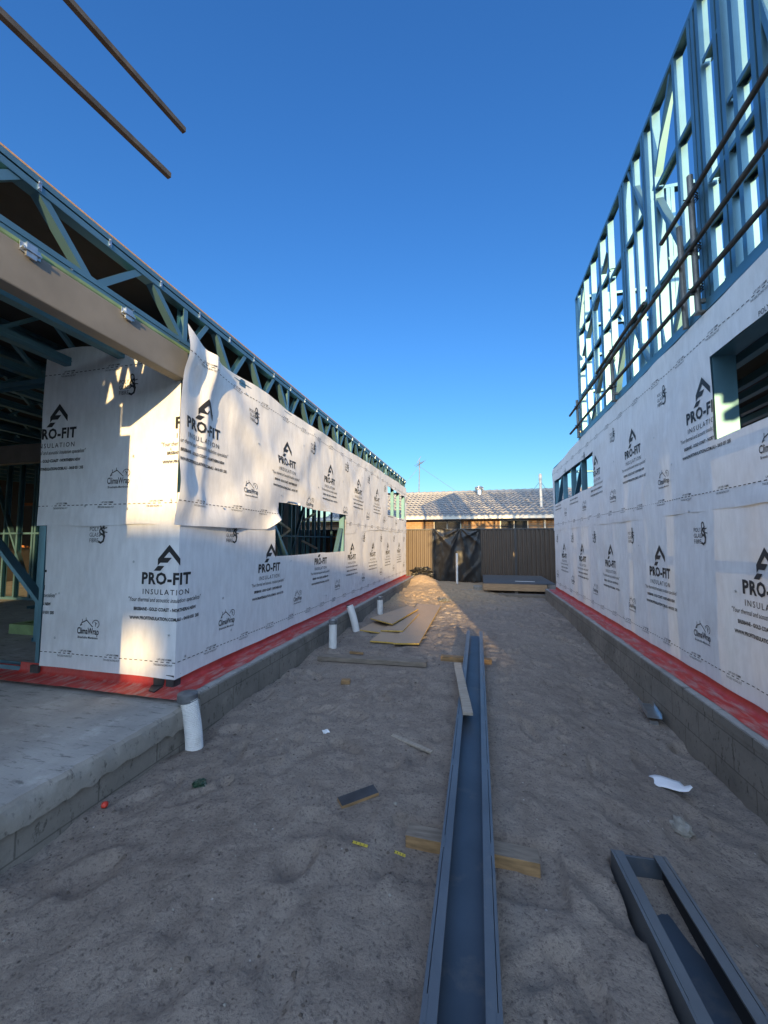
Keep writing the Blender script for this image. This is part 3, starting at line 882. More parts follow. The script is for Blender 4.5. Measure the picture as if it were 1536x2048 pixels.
for (yt, yb, kk) in webs:
    if max(yt, yb) > YE: continue
    m2 = MB()
    m2.csec((XL + .004, yb, 3.065), (XL + .004, yt, 3.395), (-1, 0, 0), .062, .042, 1 if kk else -1, lip=.006)
    m2.build("web", M['blue_steel'], edge)
for yu in ups:
    if yu > YE: continue
    m2 = MB()
    m2.csec((XL + .006, yu, 3.04), (XL + .006, yu, 3.41), (-1, 0, 0), .07, .045, 1, lip=.006)
    m2.build("upright", M['blue_steel'], edge)
for yy in np.arange(-.2, YE, .42):
    m2 = MB()
    m2.box((XL + .011, yy, 3.385), (XL + .0165, yy + .018, 3.44)); m2.box((XL + .0165, yy + .003, 3.392), (XL + .021, yy + .013, 3.40)); m2.box((XL + .0165, yy + .003, 3.425), (XL + .021, yy + .013, 3.433))
    m2.build("screw_clip", M['galv'], edge)
    m2 = MB(); m2.tube([(XL + .010, yy + .2, 3.066), (XL + .018, yy + .2, 3.066)], .007, 6)
    m2.build("screw", M['galv'], edge)
for i, x in enumerate(np.arange(-2.95, -12, -.6)):
    mb = MB()
    truss_chords(mb, x, -4.0, YE)
    for k in range(42):
        yy = -3.8 + k * .39
        a, b_ = (3.07, 3.39) if k % 2 else (3.39, 3.07)
        mb.bar((x - .037, yy, a), (x - .037, yy + .36, b_), .04, .03, (1, 0, 0))
    mb.build("floor_truss", M['blue_steel'], left)
mb = MB()   # cross beams under the trusses deeper in the porch
mb.box((-12, 4.6, 2.72), (-3.9, 4.7, 3.02)); mb.build("cross_beam", M['primer'], left)
mb = MB(); mb.box((-12, 9.0, 2.78), (-3.9, 9.1, 3.02)); mb.build("cross_beam", M['primer'], left)
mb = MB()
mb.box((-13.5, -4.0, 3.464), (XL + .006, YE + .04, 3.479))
o = mb.build("floor_deck", [M['deckedge'], M['underside_shade']], left)
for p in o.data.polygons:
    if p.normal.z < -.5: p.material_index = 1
# lintel beam: steel channel with the web outwards, and its fixing brackets
mb = MB()
mb.box((XL - .07, .30, 2.765), (XL + .03, YC - .005, 3.005))
lint = mb.build("lintel_beam", M['primer'], left, bevel=.008)
mb = MB()
mb.box((XL - .08, .3, 3.007), (XL + .024, YC + .02, 3.012)); mb.box((XL + .021, .3, 3.012), (XL + .026, YC + .02, 3.032))
mb.build("top_plate", M['green_steel'], lint)
for yb in (1.40, 1.99):
    mb = MB()
    mb.box((XL + .033, yb, 2.972), (XL + .038, yb + .10, 3.022)); mb.box((XL + .038, yb + .01, 2.985), (XL + .058, yb + .09, 2.99))
    mb.box((XL + .036, yb + .025, 2.955), (XL + .05, yb + .075, 3.03))
    for dy in (.012, .05, .088):
        mb.tube([(XL + .037, yb + dy, 2.99), (XL + .056, yb + dy, 2.99)], .008, 6)
    mb.build("bracket", M['galv'], lint)
mb = MB()   # porch column and the return wall beside the viewer
mb.box((XL - .15, .15, .27), (XL - .06, .25, 2.764)); mb.box((XL - .15, .12, .27), (XL + .04, .28, 2.70))
mb.build("porch_column", M['primer'], left)
mb = MB()
mb.box((XL - .02, -6, .3), (XL, .0, 3.0)); mb.box((-4.6, -.02, .3), (XL - .02, .0, 3.02)); mb.box((-14, -.02, .3), (-11.6, .0, 3.02)); mb.box((-11.6, -.02, 2.6), (-4.6, .0, 3.02)); mb.box((XL + .02, -6, 3.0), (XL + .026, -1.0, 3.46))  # unseen walls added to darken the porch interior, gap left for sun
mb.build("wall_wrap", M['wrap'], left)

# ------------------------------------------------------------------ RIGHT HOUSE
XR, RE = 1.77, 9.85
right = thing("steel_framed_house", "two storey steel house frame on the right, white printed membrane below, bare blue studs above", "house", (4, 5, 0))
mb = MB()
mb.box((1.56, -1.2, .10), (9.5, RE + .22, .296))
mb.build("floor_slab", M['concrete'], right, bevel=.008)
mb = MB()
mb.box((1.553, -1.2, -.5), (1.95, RE + .23, .235)); mb.box((1.548, -1.2, .235), (1.9, RE + .235, .29))
mb.build("block_footing", M['block'], right)
pts = [((XR, y), (-1, 0), 1) for y in np.arange(-1.0, RE + .1, .06)]
ledge_strip("damp_course", right, pts, None, .165, .386, .297, 23)
def rmap(bulge):
    def f(s, z, d): return Vector((XR - .004 - bulge(s, z) - d, s, z))
    return f
rlow = lambda s, z: .003 + .006 * (1 - abs(math.sin((s - .1) * math.pi / .55))) * (.5 + nz(s * 2, z * 2.5, 31)) + .012 * abs(nz(s * 1.6, z * .8, 11)) + .004 * nz(s * 5, z * 1.5, 12) + .008 * max(0, math.sin(s * 7 + nz(s, z) * 2)) ** 4
rupp = lambda s, z: .010 + .008 * nz(s * 1.7, z * 1.2, 14) + .005 * nz(s * 5, z * 4, 15) + .007 * max(0, math.sin((s * .8 + z * 1.3) * 6 + 2 * nz(s, z, 5))) ** 3 + .02 * math.exp(-((z - 1.74) / .06) ** 2) * abs(nz(s * 2.2, 1, 3))
V1 = (2.0, 3.39, 2.215, 2.865)
V2 = (6.55, 9.68, 2.30, 2.85)
pins_r = [(y, .5 + .3 * ((i * 2) % 5)) for i, y in enumerate(np.arange(2.7, 9.8, .55))]
sheet("wall_wrap", right, -.9, RE, lambda s: .372 + .006 * nz(s * 2, 14), lambda s: 1.83, rmap(rlow), logos=(4.43, 1.475), sgn=-1, z0=.335, pins=pins_r, laps=(.15,))
sheet("wall_wrap", right, -.9, RE + .01, lambda s: 1.69 + .01 * nz(s * 2, 16), lambda s: 3.235 - .085 * float(sst(7.2, 9.8, s)) + .008 * nz(s * 3, 2), rmap(rupp),
      holes=[(V1[0], V1[1], V1[2], V1[3], wave(.006, 2, 1), wave(.006, 2, 2)), (V2[0], V2[1], V2[2], V2[3], wave(.025, 1.4, 6), wave(.03, 1.4, 7))],
      logos=(4.97, 1.44), sgn=-1, z0=1.68, pins=[(y, 1.8 + .35 * ((i * 2) % 4)) for i, y in enumerate(np.arange(2.6, 9.8, .6))] + [(4.06, 2.16)])
gstuds = [-.85, -.3, .3, .8, 1.4, V1[0] - .05, V1[1] + .002, 3.62, 4.2, 4.65, 5.2, 5.65, 6.1, V2[0] - .06, 7.3, 8.05, 8.8, V2[1] + .002, 9.78]
stud_wall(right, "wall_frame", 'Y', XR + .004, -.9, RE - .01, .30, 3.2, gstuds, nogs=[(-.8, 9.7, 1.32), (V1[0], V1[1], V1[2] - .04), (V2[0], V2[1], V2[2] - .04), (V2[0], V2[1], V2[3] + .05)],
          braces=[(7.9, 2.3, 7.25, 2.9), (8.9, 2.9, 9.5, 2.3)], open_to=1)
mb = MB()   # deep boxed jamb and head of the near opening
mb.box((XR - .002, V1[1] - .004, V1[2] - .02), (XR + .15, V1[1] + .001, V1[3] + .0)); mb.box((XR + .0, V1[0], V1[3] + .002), (XR + .15, V1[1] - .005, V1[3] + .006))
mb.build("opening_reveal", M['blue_steel'], right)
stud_wall(right, "partition_frame", 'X', RE - .12, XR + .1, 8.8, .30, 3.1, spread(2.4, 8.6, .6, .05), nogs=[(1.9, 8.7, 1.6)], open_to=1)
stud_wall(right, "partition_frame", 'X', 6.2, 3.4, 8.8, .30, 3.2, spread(3.5, 8.6, .5, .08), nogs=[(3.4, 8.7, 1.6), (3.4, 8.7, 2.7)], braces=[(3.6, 2.0, 4.6, 2.7)], open_to=1)
stud_wall(right, "partition_frame", 'Y', 5.2, .5, 6.1, .30, 3.2, spread(.6, 6.0, .5, .08), nogs=[(.6, 6.0, 2.2), (.6, 6.0, 2.45)], braces=[(2.4, 2.2, 2.8, 2.48), (3.2, 2.48, 3.6, 2.2)], open_to=1)
mb = MB(); mb.box((3.9, -.96, .3), (9.0, -.94, 3.1)); mb.build("wall_wrap", M['wrap'], right)  # unseen front wall added to keep light out of the interior
mb = MB(); mb.box((8.9, -.9, .35), (8.95, RE, 3.1)); mb.box((XR + .12, RE - .01, .4), (8.9, RE, 2.2)); mb.build("wall_wrap", M['wrap'], right)
for x in np.arange(2.3, 8.9, .6):
    mb = MB(); truss_chords(mb, x, -.9, 7.3, 3.0, 3.22); mb.build("floor_truss", M['blue_steel'], right)
mb = MB(); mb.box((XR + .02, -1.0, 3.226), (9.0, 7.38, 3.246)); o = mb.build("floor_deck", [M['deckedge'], M['underside_shade']], right)
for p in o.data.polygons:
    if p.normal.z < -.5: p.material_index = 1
mb = MB()   # bottom rail of the upper wall standing on the floor edge
mb.box((XR - .012, -1.0, 3.247), (XR + .09, 7.38, 3.262)); mb.box((XR - .006, -1.0, 3.262), (XR, 7.38, 3.30))
mb.build("floor_edge_track", M['blue_steel'], right)
# upper storey
ustuds = [7.28, 7.12, 6.72, 6.32, 5.92, 5.86, 5.52, 5.06, 5.00, 4.93, 4.40, 4.345, 4.15, 3.70, 3.44, 3.385, 3.32, 3.12, 3.06, 2.76, 2.70, 2.40, 2.34, 4.66, 2.94, 1.9, 1.3, .7, .1, -.5, -.85]
unogs = [(3.45, 4.14, 4.98), (4.42, 5.5, 4.98), (3.07, 3.3, 5.24), (2.78, 3.05, 4.6), (2.3, 2.75, 5.0), (3.46, 4.38, 4.0), (2.8, 3.3, 4.24), (4.42, 5.04, 4.02), (5.08, 7.2, 4.44), (5.08, 7.2, 3.99), (2.4, 3.38, 3.9), (5.5, 7.2, 5.1)]
ubr = [(3.78, 5.74, 4.20, 4.99), (4.80, 5.80, 4.46, 5.0), (4.18, 4.92, 3.74, 4.02), (5.62, 5.4, 7.0, 4.6), (6.1, 3.95, 6.6, 3.35), (4.85, 3.95, 4.5, 3.35), (3.7, 3.95, 3.95, 3.35), (2.4, 3.4, 2.7, 4.9), (6.9, 5.75, 7.2, 4.9), (5.2, 3.95, 5.5, 3.35)]
stud_wall(right, "upper_wall_frame", 'Y', XR, -1.0, 7.34, 3.30, 5.83, ustuds, unogs, ubr, open_to=1, D=.075)
stud_wall(right, "upper_wall_frame", 'X', 7.25, XR + .12, 8.9, 3.26, 5.83, spread(2.3, 8.8, .55, .06) + [3.4, 3.46], nogs=[(1.9, 8.8, 4.1), (1.9, 8.8, 4.75), (1.9, 8.8, 5.3)], braces=[(2.3, 5.7, 2.85, 4.8), (3.5, 3.4, 4.0, 4.05), (2.3, 4.0, 2.8, 3.4)], open_to=1)
stud_wall(right, "upper_wall_frame", 'X', 5.15, 2.25, 8.9, 3.26, 5.83, spread(2.3, 8.8, .6, .06) + [2.36], nogs=[(2.3, 8.8, 4.2), (2.3, 8.8, 4.9)], braces=[(2.4, 4.85, 2.85, 4.25), (2.45, 4.15, 2.85, 3.5)], open_to=1)
stud_wall(right, "upper_wall_frame", 'X', 2.6, 2.6, 8.9, 3.26, 5.83, spread(2.7, 8.8, .6, .06), nogs=[(2.7, 8.8, 4.2), (2.7, 8.8, 4.55), (2.7, 8.8, 5.0)], open_to=1)
stud_wall(right, "upper_wall_frame", 'Y', 8.9, -1.0, 7.34, 3.26, 5.83, spread(-.9, 7.3, .6, .05), nogs=[(-.9, 7.3, 4.3)], open_to=-1)

# ------------------------------------------------------------------ guard rails
gr = thing("guard_rail", "dark tube guard rail with clamped posts along the upper floor edge of the right house", "guard rail", (1.6, 5, 3.1))
for y, z0, z1 in ((3.44, 3.245, 4.41), (5.41, 3.245, 3.93), (7.20, 3.245, 3.91)):
    mb = MB()
    mb.tube([(1.722, y, z0), (1.715, y, z1)], .022, 10)
    mb.box((1.70, y - .03, z0 + .001), (XR - .013, y + .03, z0 + .014)); mb.bar((1.725, y, z0 + .10), (XR - .002, y, z0 + .10), .03, .03)
    pst = mb.build("post", M['post'], gr, smooth=True)
    for z in (3.45, 3.79, 4.21):
        if z > z1: continue
        m2 = MB()
        for dz in (-.02, .0, .025):
            m2.tube([(1.675, y + .03, z + dz), (1.75, y + .035, z + dz), (1.755, y - .02, z + dz), (1.72, y - .045, z + dz)], .005, 6)
        m2.bar((1.69, y - .01, z - .03), (1.69, y + .01, z - .03), .03, .03)
        m2.build("clamp", M['rail'], pst, smooth=True)
for z, y0, y1, dx in ((4.21, -1, 3.89, 0), (3.79, -1, 7.62, 0), (3.45, -1, 7.62, 0), (3.82, 4.2, 5.8, -.04)):
    mb = MB(); mb.tube([(1.685 + dx, y0, z), (1.685 + dx, y1, z - .02)], .0195, 10)
    mb.build("rail", M['rail'], gr, smooth=True)
mb = MB(); mb.tube([(1.735, 3.66, 3.245), (1.725, 3.66, 4.15)], .022, 10); mb.build("post", M['post'], gr, smooth=True)

gl = thing("guard_rail", "pair of bare dark rails jutting into the sky above the left house", "guard rail", (-3.4, 1.0, 3.5))
dr = Vector((math.sin(R(9.3)), math.cos(R(9.3)), 0))
for e in (Vector((-2.95, 3.0, 5.1)), Vector((-2.98, 3.2, 5.82))):
    mb = MB(); mb.bar(e - dr * 6.5, e, .05, .048); mb.build("rail", M['rail'], gl)
for t in (3.2, 5.6):
    e = Vector((-2.95, 3.0, 0)) - dr * t
    mb = MB(); mb.tube([(e.x - .06, e.y, 3.49), (e.x - .06, e.y, 6.0)], .024, 8); mb.build("post", M['post'], gl, smooth=True)

# ------------------------------------------------------------------ steel members on the sand
def tray(name, label, cat, loc, rz, W, L, Hh, lip, seed, end_plate=None):
    t = thing(name, label, cat, loc)
    t.rotation_euler = (0, 0, rz)
    bpy.context.view_layer.update()
    def add(mb, nm, mat, bev=.002):
        o = mb.build(nm, mat, None, bevel=bev); o.parent = t; return o
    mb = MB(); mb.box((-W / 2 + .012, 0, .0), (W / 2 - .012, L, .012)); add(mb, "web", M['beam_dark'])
    for sd in (-1, 1):
        mb = MB()
        x0 = sd * W / 2
        mb.box((min(x0, x0 - sd * .011), 0, -.008), (max(x0, x0 - sd * .011), L, Hh))
        mb.box((min(x0 - sd * .0135, x0 - sd * lip), 0.0, Hh - .009), (max(x0 - sd * .0135, x0 - sd * lip), L, Hh - .0015))
        mb.box((min(x0 - sd * .016, x0 - sd * .022), 0, .0125), (max(x0 - sd * .016, x0 - sd * .022), L, Hh - .0095), 1)
        # stitch welds bridging the gap
        y = .25
        while y < L - .2:
            mb.box((min(x0 - sd * .009, x0 - sd * .016), y, Hh - .006), (max(x0 - sd * .009, x0 - sd * .016), y + .07, Hh + .0008)); y += .62
        o = add(mb, "flange", [M['beam'], M['groove']], .0)
    if end_plate:
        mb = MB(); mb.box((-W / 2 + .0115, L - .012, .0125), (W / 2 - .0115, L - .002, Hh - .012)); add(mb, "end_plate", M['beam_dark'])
    return t
b1 = tray("steel_beam", "long blue-grey steel beam lying along the middle of the sand on timber bearers", "steel beam", (-.062, -1.6, .058), R(.1), .222, 7.46, .085, .046, 1)
b2 = tray("steel_beam", "short blue-grey steel channel lying askew on the sand at the bottom right, sand in its end", "steel beam", (.827, -1.35, -.072), R(2.7), .222, 3.385, .135, .05, 2, True)
mb = MB()   # sand washed into the short channel
vs = []; nx_, ny_ = 8, 26
for i in range(nx_ + 1):
    for j in range(ny_ + 1):
        x = -.094 + .188 * i / nx_; y = 3.37 - j * .05
        h = .03 * math.exp(-j * .05 / .10) + .006 * nz(x * 9, y * 7) - .02 * sst(.0, .22, j * .05 + .1 * nz(x * 14, y * 5) - .3 * max(0, x - .045) / .05)
        vs.append((x, y, .016 + float(h)))
mb.add(vs, [(i * (ny_ + 1) + j, (i + 1) * (ny_ + 1) + j, (i + 1) * (ny_ + 1) + j + 1, i * (ny_ + 1) + j + 1) for i in range(nx_) for j in range(ny_)])
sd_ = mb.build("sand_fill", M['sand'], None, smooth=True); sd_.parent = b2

def plank(name, label, cat, c, L, W, T, rz, mat, tilt=(0, 0), group=None, mside=None):
    mb = MB()
    n = 10
    mats = [mat, mside or mat]
    vs = []
    for k in range(n + 1):
        x = -L / 2 + L * k / n
        e = .004 * nz(x * 5, c[0] * 3, c[1])
        vs += [(x, -W / 2 + e, 0), (x, W / 2 + e, 0), (x, W / 2 + e, T), (x, -W / 2 + e, T)]
    for k in range(n):
        a = k * 4; b_ = a + 4
        mb.add([], [], 0)
    fs_top = [(k * 4 + 3, k * 4 + 7, k * 4 + 6, k * 4 + 2) for k in range(n)] + [(k * 4, k * 4 + 1, k * 4 + 5, k * 4 + 4) for k in range(n)]
    fs_side = [(k * 4, k * 4 + 4, k * 4 + 7, k * 4 + 3) for k in range(n)] + [(k * 4 + 1, k * 4 + 2, k * 4 + 6, k * 4 + 5) for k in range(n)] + [(0, 3, 2, 1), (n * 4, n * 4 + 1, n * 4 + 2, n * 4 + 3)]
    base = len(mb.v); mb.v += vs
    mb.f += fs_top + fs_side; mb.m += [0] * len(fs_top) + [1] * len(fs_side)
    o = mb.build(name, mats, None, bevel=.002)
    o.location = c; o.rotation_euler = (tilt[0], tilt[1], rz)
    return tag(o, label, cat, group)
plank("timber_bearer", "stained timber bearer under the near end of the long steel beam", "timber", (-.06, 1.935, -.04), .60, .085, .09, R(-2), M['timber'], mside=M['timber_brown'])
plank("timber_bearer", "timber bearer under the far end of the long steel beam", "timber", (-.17, 4.85, -.04), .60, .09, .09, R(-1), M['timber_brown'], mside=M['timber_brown'])
plank("timber_plank", "long grey plank lying across the sand between the white pipes and the steel beam", "plank", (-1.25, 4.48, .022), 1.30, .13, .05, R(3), M['timber'])
plank("timber_offcut", "small dark timber offcut on the sand behind the long grey plank", "timber", (-1.50, 4.68, .045), .18, .03, .025, R(-4), M['timber_brown'])
plank("timber_plank", "pale grey board resting askew on the left edge of the steel beam", "plank", (-.168, 3.63, .146), 1.16, .075, .022, R(97), M['pinegrey'], tilt=(0, R(-.6)))
plank("formply_offcut", "black-faced plywood offcut lying on bare sand at left of the beam", "offcut", (-.672, 2.14, .025), .22, .075, .018, R(40), M['blackboard'], tilt=(R(3), R(-2)), mside=M['timber_brown'])
plank("timber_stick", "thin splintered stick on the sand beside the steel beam", "stick", (-.485, 2.775, .02), .35, .03, .014, R(-27), M['pinegrey'])
plank("timber_offcut", "little square timber block half buried in the sand", "timber", (-1.32, 3.77, .02), .09, .06, .04, R(10), M['timber_brown'])

def board(label, pts, th, z):
    mb = MB(); mb.slabpoly([(x, y, zz) for x, y, zz in pts], th, 0, 1)
    return tag(mb.build("particle_board", [M['particle'], M['board_edge']], None), label, "board", "particle board sheets dumped on the sand")
board("tan floor board at the bottom left of the pile, half under two others", [(-1.50, 5.30, .055), (-1.02, 5.28, .055), (-1.02, 6.95, .06), (-1.42, 6.98, .06)], .019, 0)
board("long tan floor board lying at the right side of the pile", [(-1.14, 5.17, .078), (-.80, 5.25, .075), (-.80, 8.36, .08), (-1.30, 8.36, .10)], .019, 0)
board("small tan floor board offcut sandwiched in the middle of the pile", [(-1.49, 5.85, .078), (-1.13, 5.80, .100), (-1.09, 7.20, .11), (-1.36, 7.2, .082)], .018, 0)
board("tan floor board lying topmost on the pile, nearest the white pipes", [(-1.83, 6.48, .125), (-1.36, 6.10, .13), (-1.16, 7.52, .135), (-1.42, 7.92, .125)], .02, 0)
board("tan floor board at the left of the pile, lowest, mostly covered", [(-1.87, 5.95, .045), (-1.42, 5.80, .05), (-1.36, 6.7, .05), (-1.76, 6.8, .045)], .018, 0)

# pipes beside the left footing
def pipe(label, x, y, h, r, lean=(0, 0), corrugated=False, cap=None):
    g = G(x, y) - .08
    t = thing("drain_pipe", label, "pipe", (x, y, g))
    mb = MB()
    n = 26
    pts = []; rs = []
    top = g + .08 + h
    if corrugated:
        N = 76
        for k in range(N + 1):
            q = k / N
            pts.append((x + lean[0] * (q ** 2), y + lean[1] * q, g + (top - g) * q)); rs.append(r * (1 + .06 * (1 if k % 2 else -1)))
    else:
        for k in range(15):
            q = k / 14
            pts.append((x + lean[0] * q ** 1.6, y + lean[1] * q, g + (top - g) * q)); rs.append(r)
    mb.tube(pts, rs, 20)
    mb.build("pipe_wall", M['pvc'], t, smooth=True)
    tx, ty = x + lean[0], y + lean[1]
    mb = MB()
    if cap == 'tape':
        ring = [(tx + (r + .006 + .006 * nz(k, 3)) * math.cos(k * .3926), ty + (r + .006 + .006 * nz(k, 5)) * math.sin(k * .3926)) for k in range(16)]
        vs = [(a, b_, top - .05 - .012 * nz(k * .7, 1)) for k, (a, b_) in enumerate(ring)] + [(a, b_, top + .006 + .012 * nz(k, 9)) for k, (a, b_) in enumerate(ring)] + [(tx, ty, top - .004)]
        mb.add(vs, [(k, (k + 1) % 16, 16 + (k + 1) % 16, 16 + k) for k in range(16)] + [(16 + k, 16 + (k + 1) % 16, 32) for k in range(16)])
        mb.build("tape_cover", M['tape_grey'], t)
    elif cap == 'lid':
        mb.tube([(tx, ty, top - .045), (tx, ty, top - .04), (tx, ty, top + .012), (tx, ty, top + .018)], [r + .004, r + .012, r + .012, r + .004], 20)
        mb.build("lid", M['tape_grey'], t, smooth=True)
    elif cap == 'open':
        mb.tube([(tx, ty, top - .03), (tx, ty, top + .002)], [r * .99, r * .85], 20)
        mb.build("mouth", M['groove'], t, smooth=True)
    return t
pipe("white corrugated drain pipe with grey cap at the near corner of the left slab", -1.985, 2.44, .37, .056, (-.075, 0), True, 'lid')
pipe("straight white pipe with grey tape over its top, nearest of three by the left footing", -1.89, 4.87, .385, .052, (.0, 0), False, 'tape')
pipe("bent white pipe leaning back against the left footing, middle of three", -1.90, 5.92, .40, .056, (-.12, .0), False, 'open')
pipe("short white pipe with grey tape over its top, behind the pile of boards", -1.89, 7.38, .33, .058, (0, 0), False, 'tape')
mb = MB(); mb.tube([(-.66, 12.1, G(-.66, 12.1) - .1), (-.655, 12.1, 1.07)], .034, 14)
tag(mb.build("vent_pipe", M['pvc'], None, smooth=True), "tall thin white pipe standing in front of the black plastic on the fence", "pipe")

# small litter
def crumple(name, label, cat, c, size, mat, seed, flat=.6, sub=3, rough=.35, parent=None):
    bm = bmesh.new(); bmesh.ops.create_icosphere(bm, subdivisions=sub, radius=1)
    for v in bm.verts:
        k = 1 + rough * nz(v.co.x * 1.7 + seed, v.co.y * 1.7, v.co.z * 1.7) + rough * .6 * nz(v.co.x * 4 + seed, v.co.y * 4, v.co.z * 4)
        v.co *= k
        v.co.x *= size[0]; v.co.y *= size[1]; v.co.z *= size[2]
    me = bpy.data.meshes.new(name); bm.to_mesh(me); bm.free()
    me.materials.append(mat)
    o = bpy.data.objects.new(name, me); COL.objects.link(o); o.location = c
    return tag(o, label, cat)
crumple("plastic_ball", "small red plastic ball on the sand by the left slab edge", "ball", (-2.0, 1.77, GH(-2.0, 1.77) + .02), (.017, .017, .016), M['redplastic'], 1, rough=.1)
crumple("concrete_rubble", "pale lump of rubble on the sand near the short steel channel", "rubble", (1.03, 2.48, GH(1.03, 2.48) + .012), (.04, .065, .03), M['stone'], 4, rough=.45)
crumple("plastic_scrap", "dark green plastic scrap half buried in the sand by the corrugated pipe", "scrap", (-1.63, 2.06, GH(-1.63, 2.06) + .012), (.045, .03, .018), M['greenglass'], 6, rough=.5)
crumple("paper_scrap", "tiny torn white scrap lying alone on the sand", "scrap", (-1.12, 2.76, GH(-1.12, 2.76) + .014), (.025, .02, .012), M['paper'], 8, rough=.9, sub=2)
crumple("plastic_bag", "crumpled black and white bag in the sunlit sand behind the boards", "bag", (-.78, 9.0, GH(-.78, 9) + .04), (.10, .07, .05), M['tape_grey'], 9, rough=.8)
# folded white sheet of paper
mb = MB(); vs = []
g = GH(1.15, 2.9)
for i in range(9):
    for j in range(5):
        u = i / 8; v = j / 4
        x = 1.045 + .21 * u; y = 2.965 - .11 * v - .01 * u + .015 * math.sin(u * 7)
        vs.append((x, y, g + .02 + .02 * math.sin(u * 3.4) * (1 - v) + .012 * v * u + (.02 if (i == 8 and j > 2) else 0)))
mb.add(vs, [(i * 5 + j, (i + 1) * 5 + j, (i + 1) * 5 + j + 1, i * 5 + j + 1) for i in range(8) for j in range(4) if not (i == 7 and j < 2)])
o = mb.build("paper_sheet", M['paper'], None, smooth=True)
sm = o.modifiers.new("thick", 'SOLIDIFY'); sm.thickness = .002
tag(o, "bent white sheet of paper on the sand beside the right footing", "paper")
# galvanised track offcut
mb = MB(); g = GH(1.46, 4.05)
mb.csec((1.40, 3.90, g + .06), (1.46, 4.26, g + .05), (1, .1, 0), .11, .045, -1, t=.002, lip=.006)
mb.bar((1.42, 3.90, g + .02), (1.48, 3.90, g + .02), .03, .02)
tag(mb.build("metal_track_offcut", M['galv'], None), "short galvanised steel track offcut against the right footing", "metal offcut")
# yellow measuring tape pieces
for i, (a, b_, lab) in enumerate((((-.600, 1.822), (-.522, 1.812), "longer torn piece of yellow measuring tape in the sand"), ((-.395, 1.812), (-.342, 1.800), "short torn piece of yellow measuring tape close to the near bearer"))):
    mb = MB(); n = 8
    z = .038
    for k in range(n):
        p = [a[0] + (b_[0] - a[0]) * (k + q) / n for q in (0, 1)]; yv = [a[1] + (b_[1] - a[1]) * (k + q) / n for q in (0, 1)]
        zz = [z + .004 * nz(k + q, i * 5) for q in (0, 1)]
        mb.slabpoly([(p[0], yv[0] - .007, zz[0]), (p[1], yv[1] - .007, zz[1]), (p[1], yv[1] + .007, zz[1]), (p[0], yv[0] + .007, zz[0])], .002)
        if k % 2 == 0: mb.slabpoly([(p[0], yv[0] - .0065, zz[0] + .001), (p[0] + .003, yv[0] - .0065, zz[0] + .001), (p[0] + .003, yv[0] + .002, zz[0] + .001), (p[0], yv[0] + .002, zz[0] + .001)], .001, 1)
    tag(mb.build("measuring_tape", [M['tape_y'], M['ink']], None), lab, "tape")
# pebbles and crumbs strewn over the sand
mb = MB()
rg = random.Random(5)
cl = [(rg.uniform(-1.95, 1.5), .6 + 10 * rg.random() ** 1.5, rg.uniform(.04, .22)) for _ in range(150)]
for k in range(3600):
    q = rg.random()
    if q < .25: x = rg.uniform(-2.02, 1.52); y = .6 + 10.5 * rg.random() ** 1.6
    elif q < .65:
        c_ = rg.choice(cl); x = c_[0] + rg.gauss(0, c_[2]); y = c_[1] + rg.gauss(0, c_[2] * .6)
    else:
        y = .6 + 10.5 * rg.random() ** 1.4; x = 1.54 - abs(rg.gauss(0, .13)) if rg.random() < .5 else -2.05 + abs(rg.gauss(0, .13))
    if -.3 < x < .18 and y < 6: continue
    if not -2.05 < x < 1.54: continue
    r = rg.uniform(.002, .0075) * (2.2 if rg.random() < .07 else 1)
    z = GH(x, y) - .001
    ang = rg.uniform(0, 6)
    vs = [(x + r * 1.2 * math.cos(ang + a), y + r * math.sin(ang + a), z) for a in (0, 1.4, 2.6, 4.2)] + [(x, y, z + r * .9)]
    mb.add(vs, [(0, 1, 4), (1, 2, 4), (2, 3, 4), (3, 0, 4)], 0 if rg.random() < .88 else 1)
tag(mb.build("pebbles", [M['clod'], M['stone']], None), "small pebbles and crumbs strewn over the sand", "pebbles", kind='stuff')

# ------------------------------------------------------------------ far end: fence, plastic, deck
YF = 13.1
fence = thing("metal_fence", "brown corrugated metal boundary fence across the end of the passage", "fence", (0, YF, .1))
posts_x = [-6.6, -4.1, -1.50, 1.155, 3.7, 6.3]
def fence_panel(x0, x1):
    mb = MB(); prof = []
    x = x0
    while x < x1 - .001:
        for dx, dy in ((0, 0), (.045, 0), (.06, .04), (.10, .04), (.115, 0)):
            if x + dx <= x1: prof.append((x + dx, YF + .012 - dy * .9))
        x += .135
    prof.append((x1, YF + .012))
    vs = [(a, b_, -.05) for a, b_ in prof] + [(a, b_, 1.83) for a, b_ in prof]; n = len(prof)
    mb.add(vs, [(i, i + 1, n + i + 1, n + i) for i in range(n - 1)])
    o = mb.build("fence_panel", M['fence'], fence)
    sm = o.modifiers.new("t", 'SOLIDIFY'); sm.thickness = .003
for a, b_ in zip(posts_x[:-1], posts_x[1:]):
    fence_panel(a + .03, b_ - .03)
    mb = MB(); mb.box((a + .031, YF - .03, 1.815), (b_ - .031, YF + .03, 1.86)); mb.build("top_rail", M['fencepost'], fence, bevel=.003)
for a in posts_x:
    mb = MB(); mb.box((a - .03, YF - .032, -.2), (a + .03, YF + .032, 1.865)); mb.build("post", M['fencepost'], fence, bevel=.003)

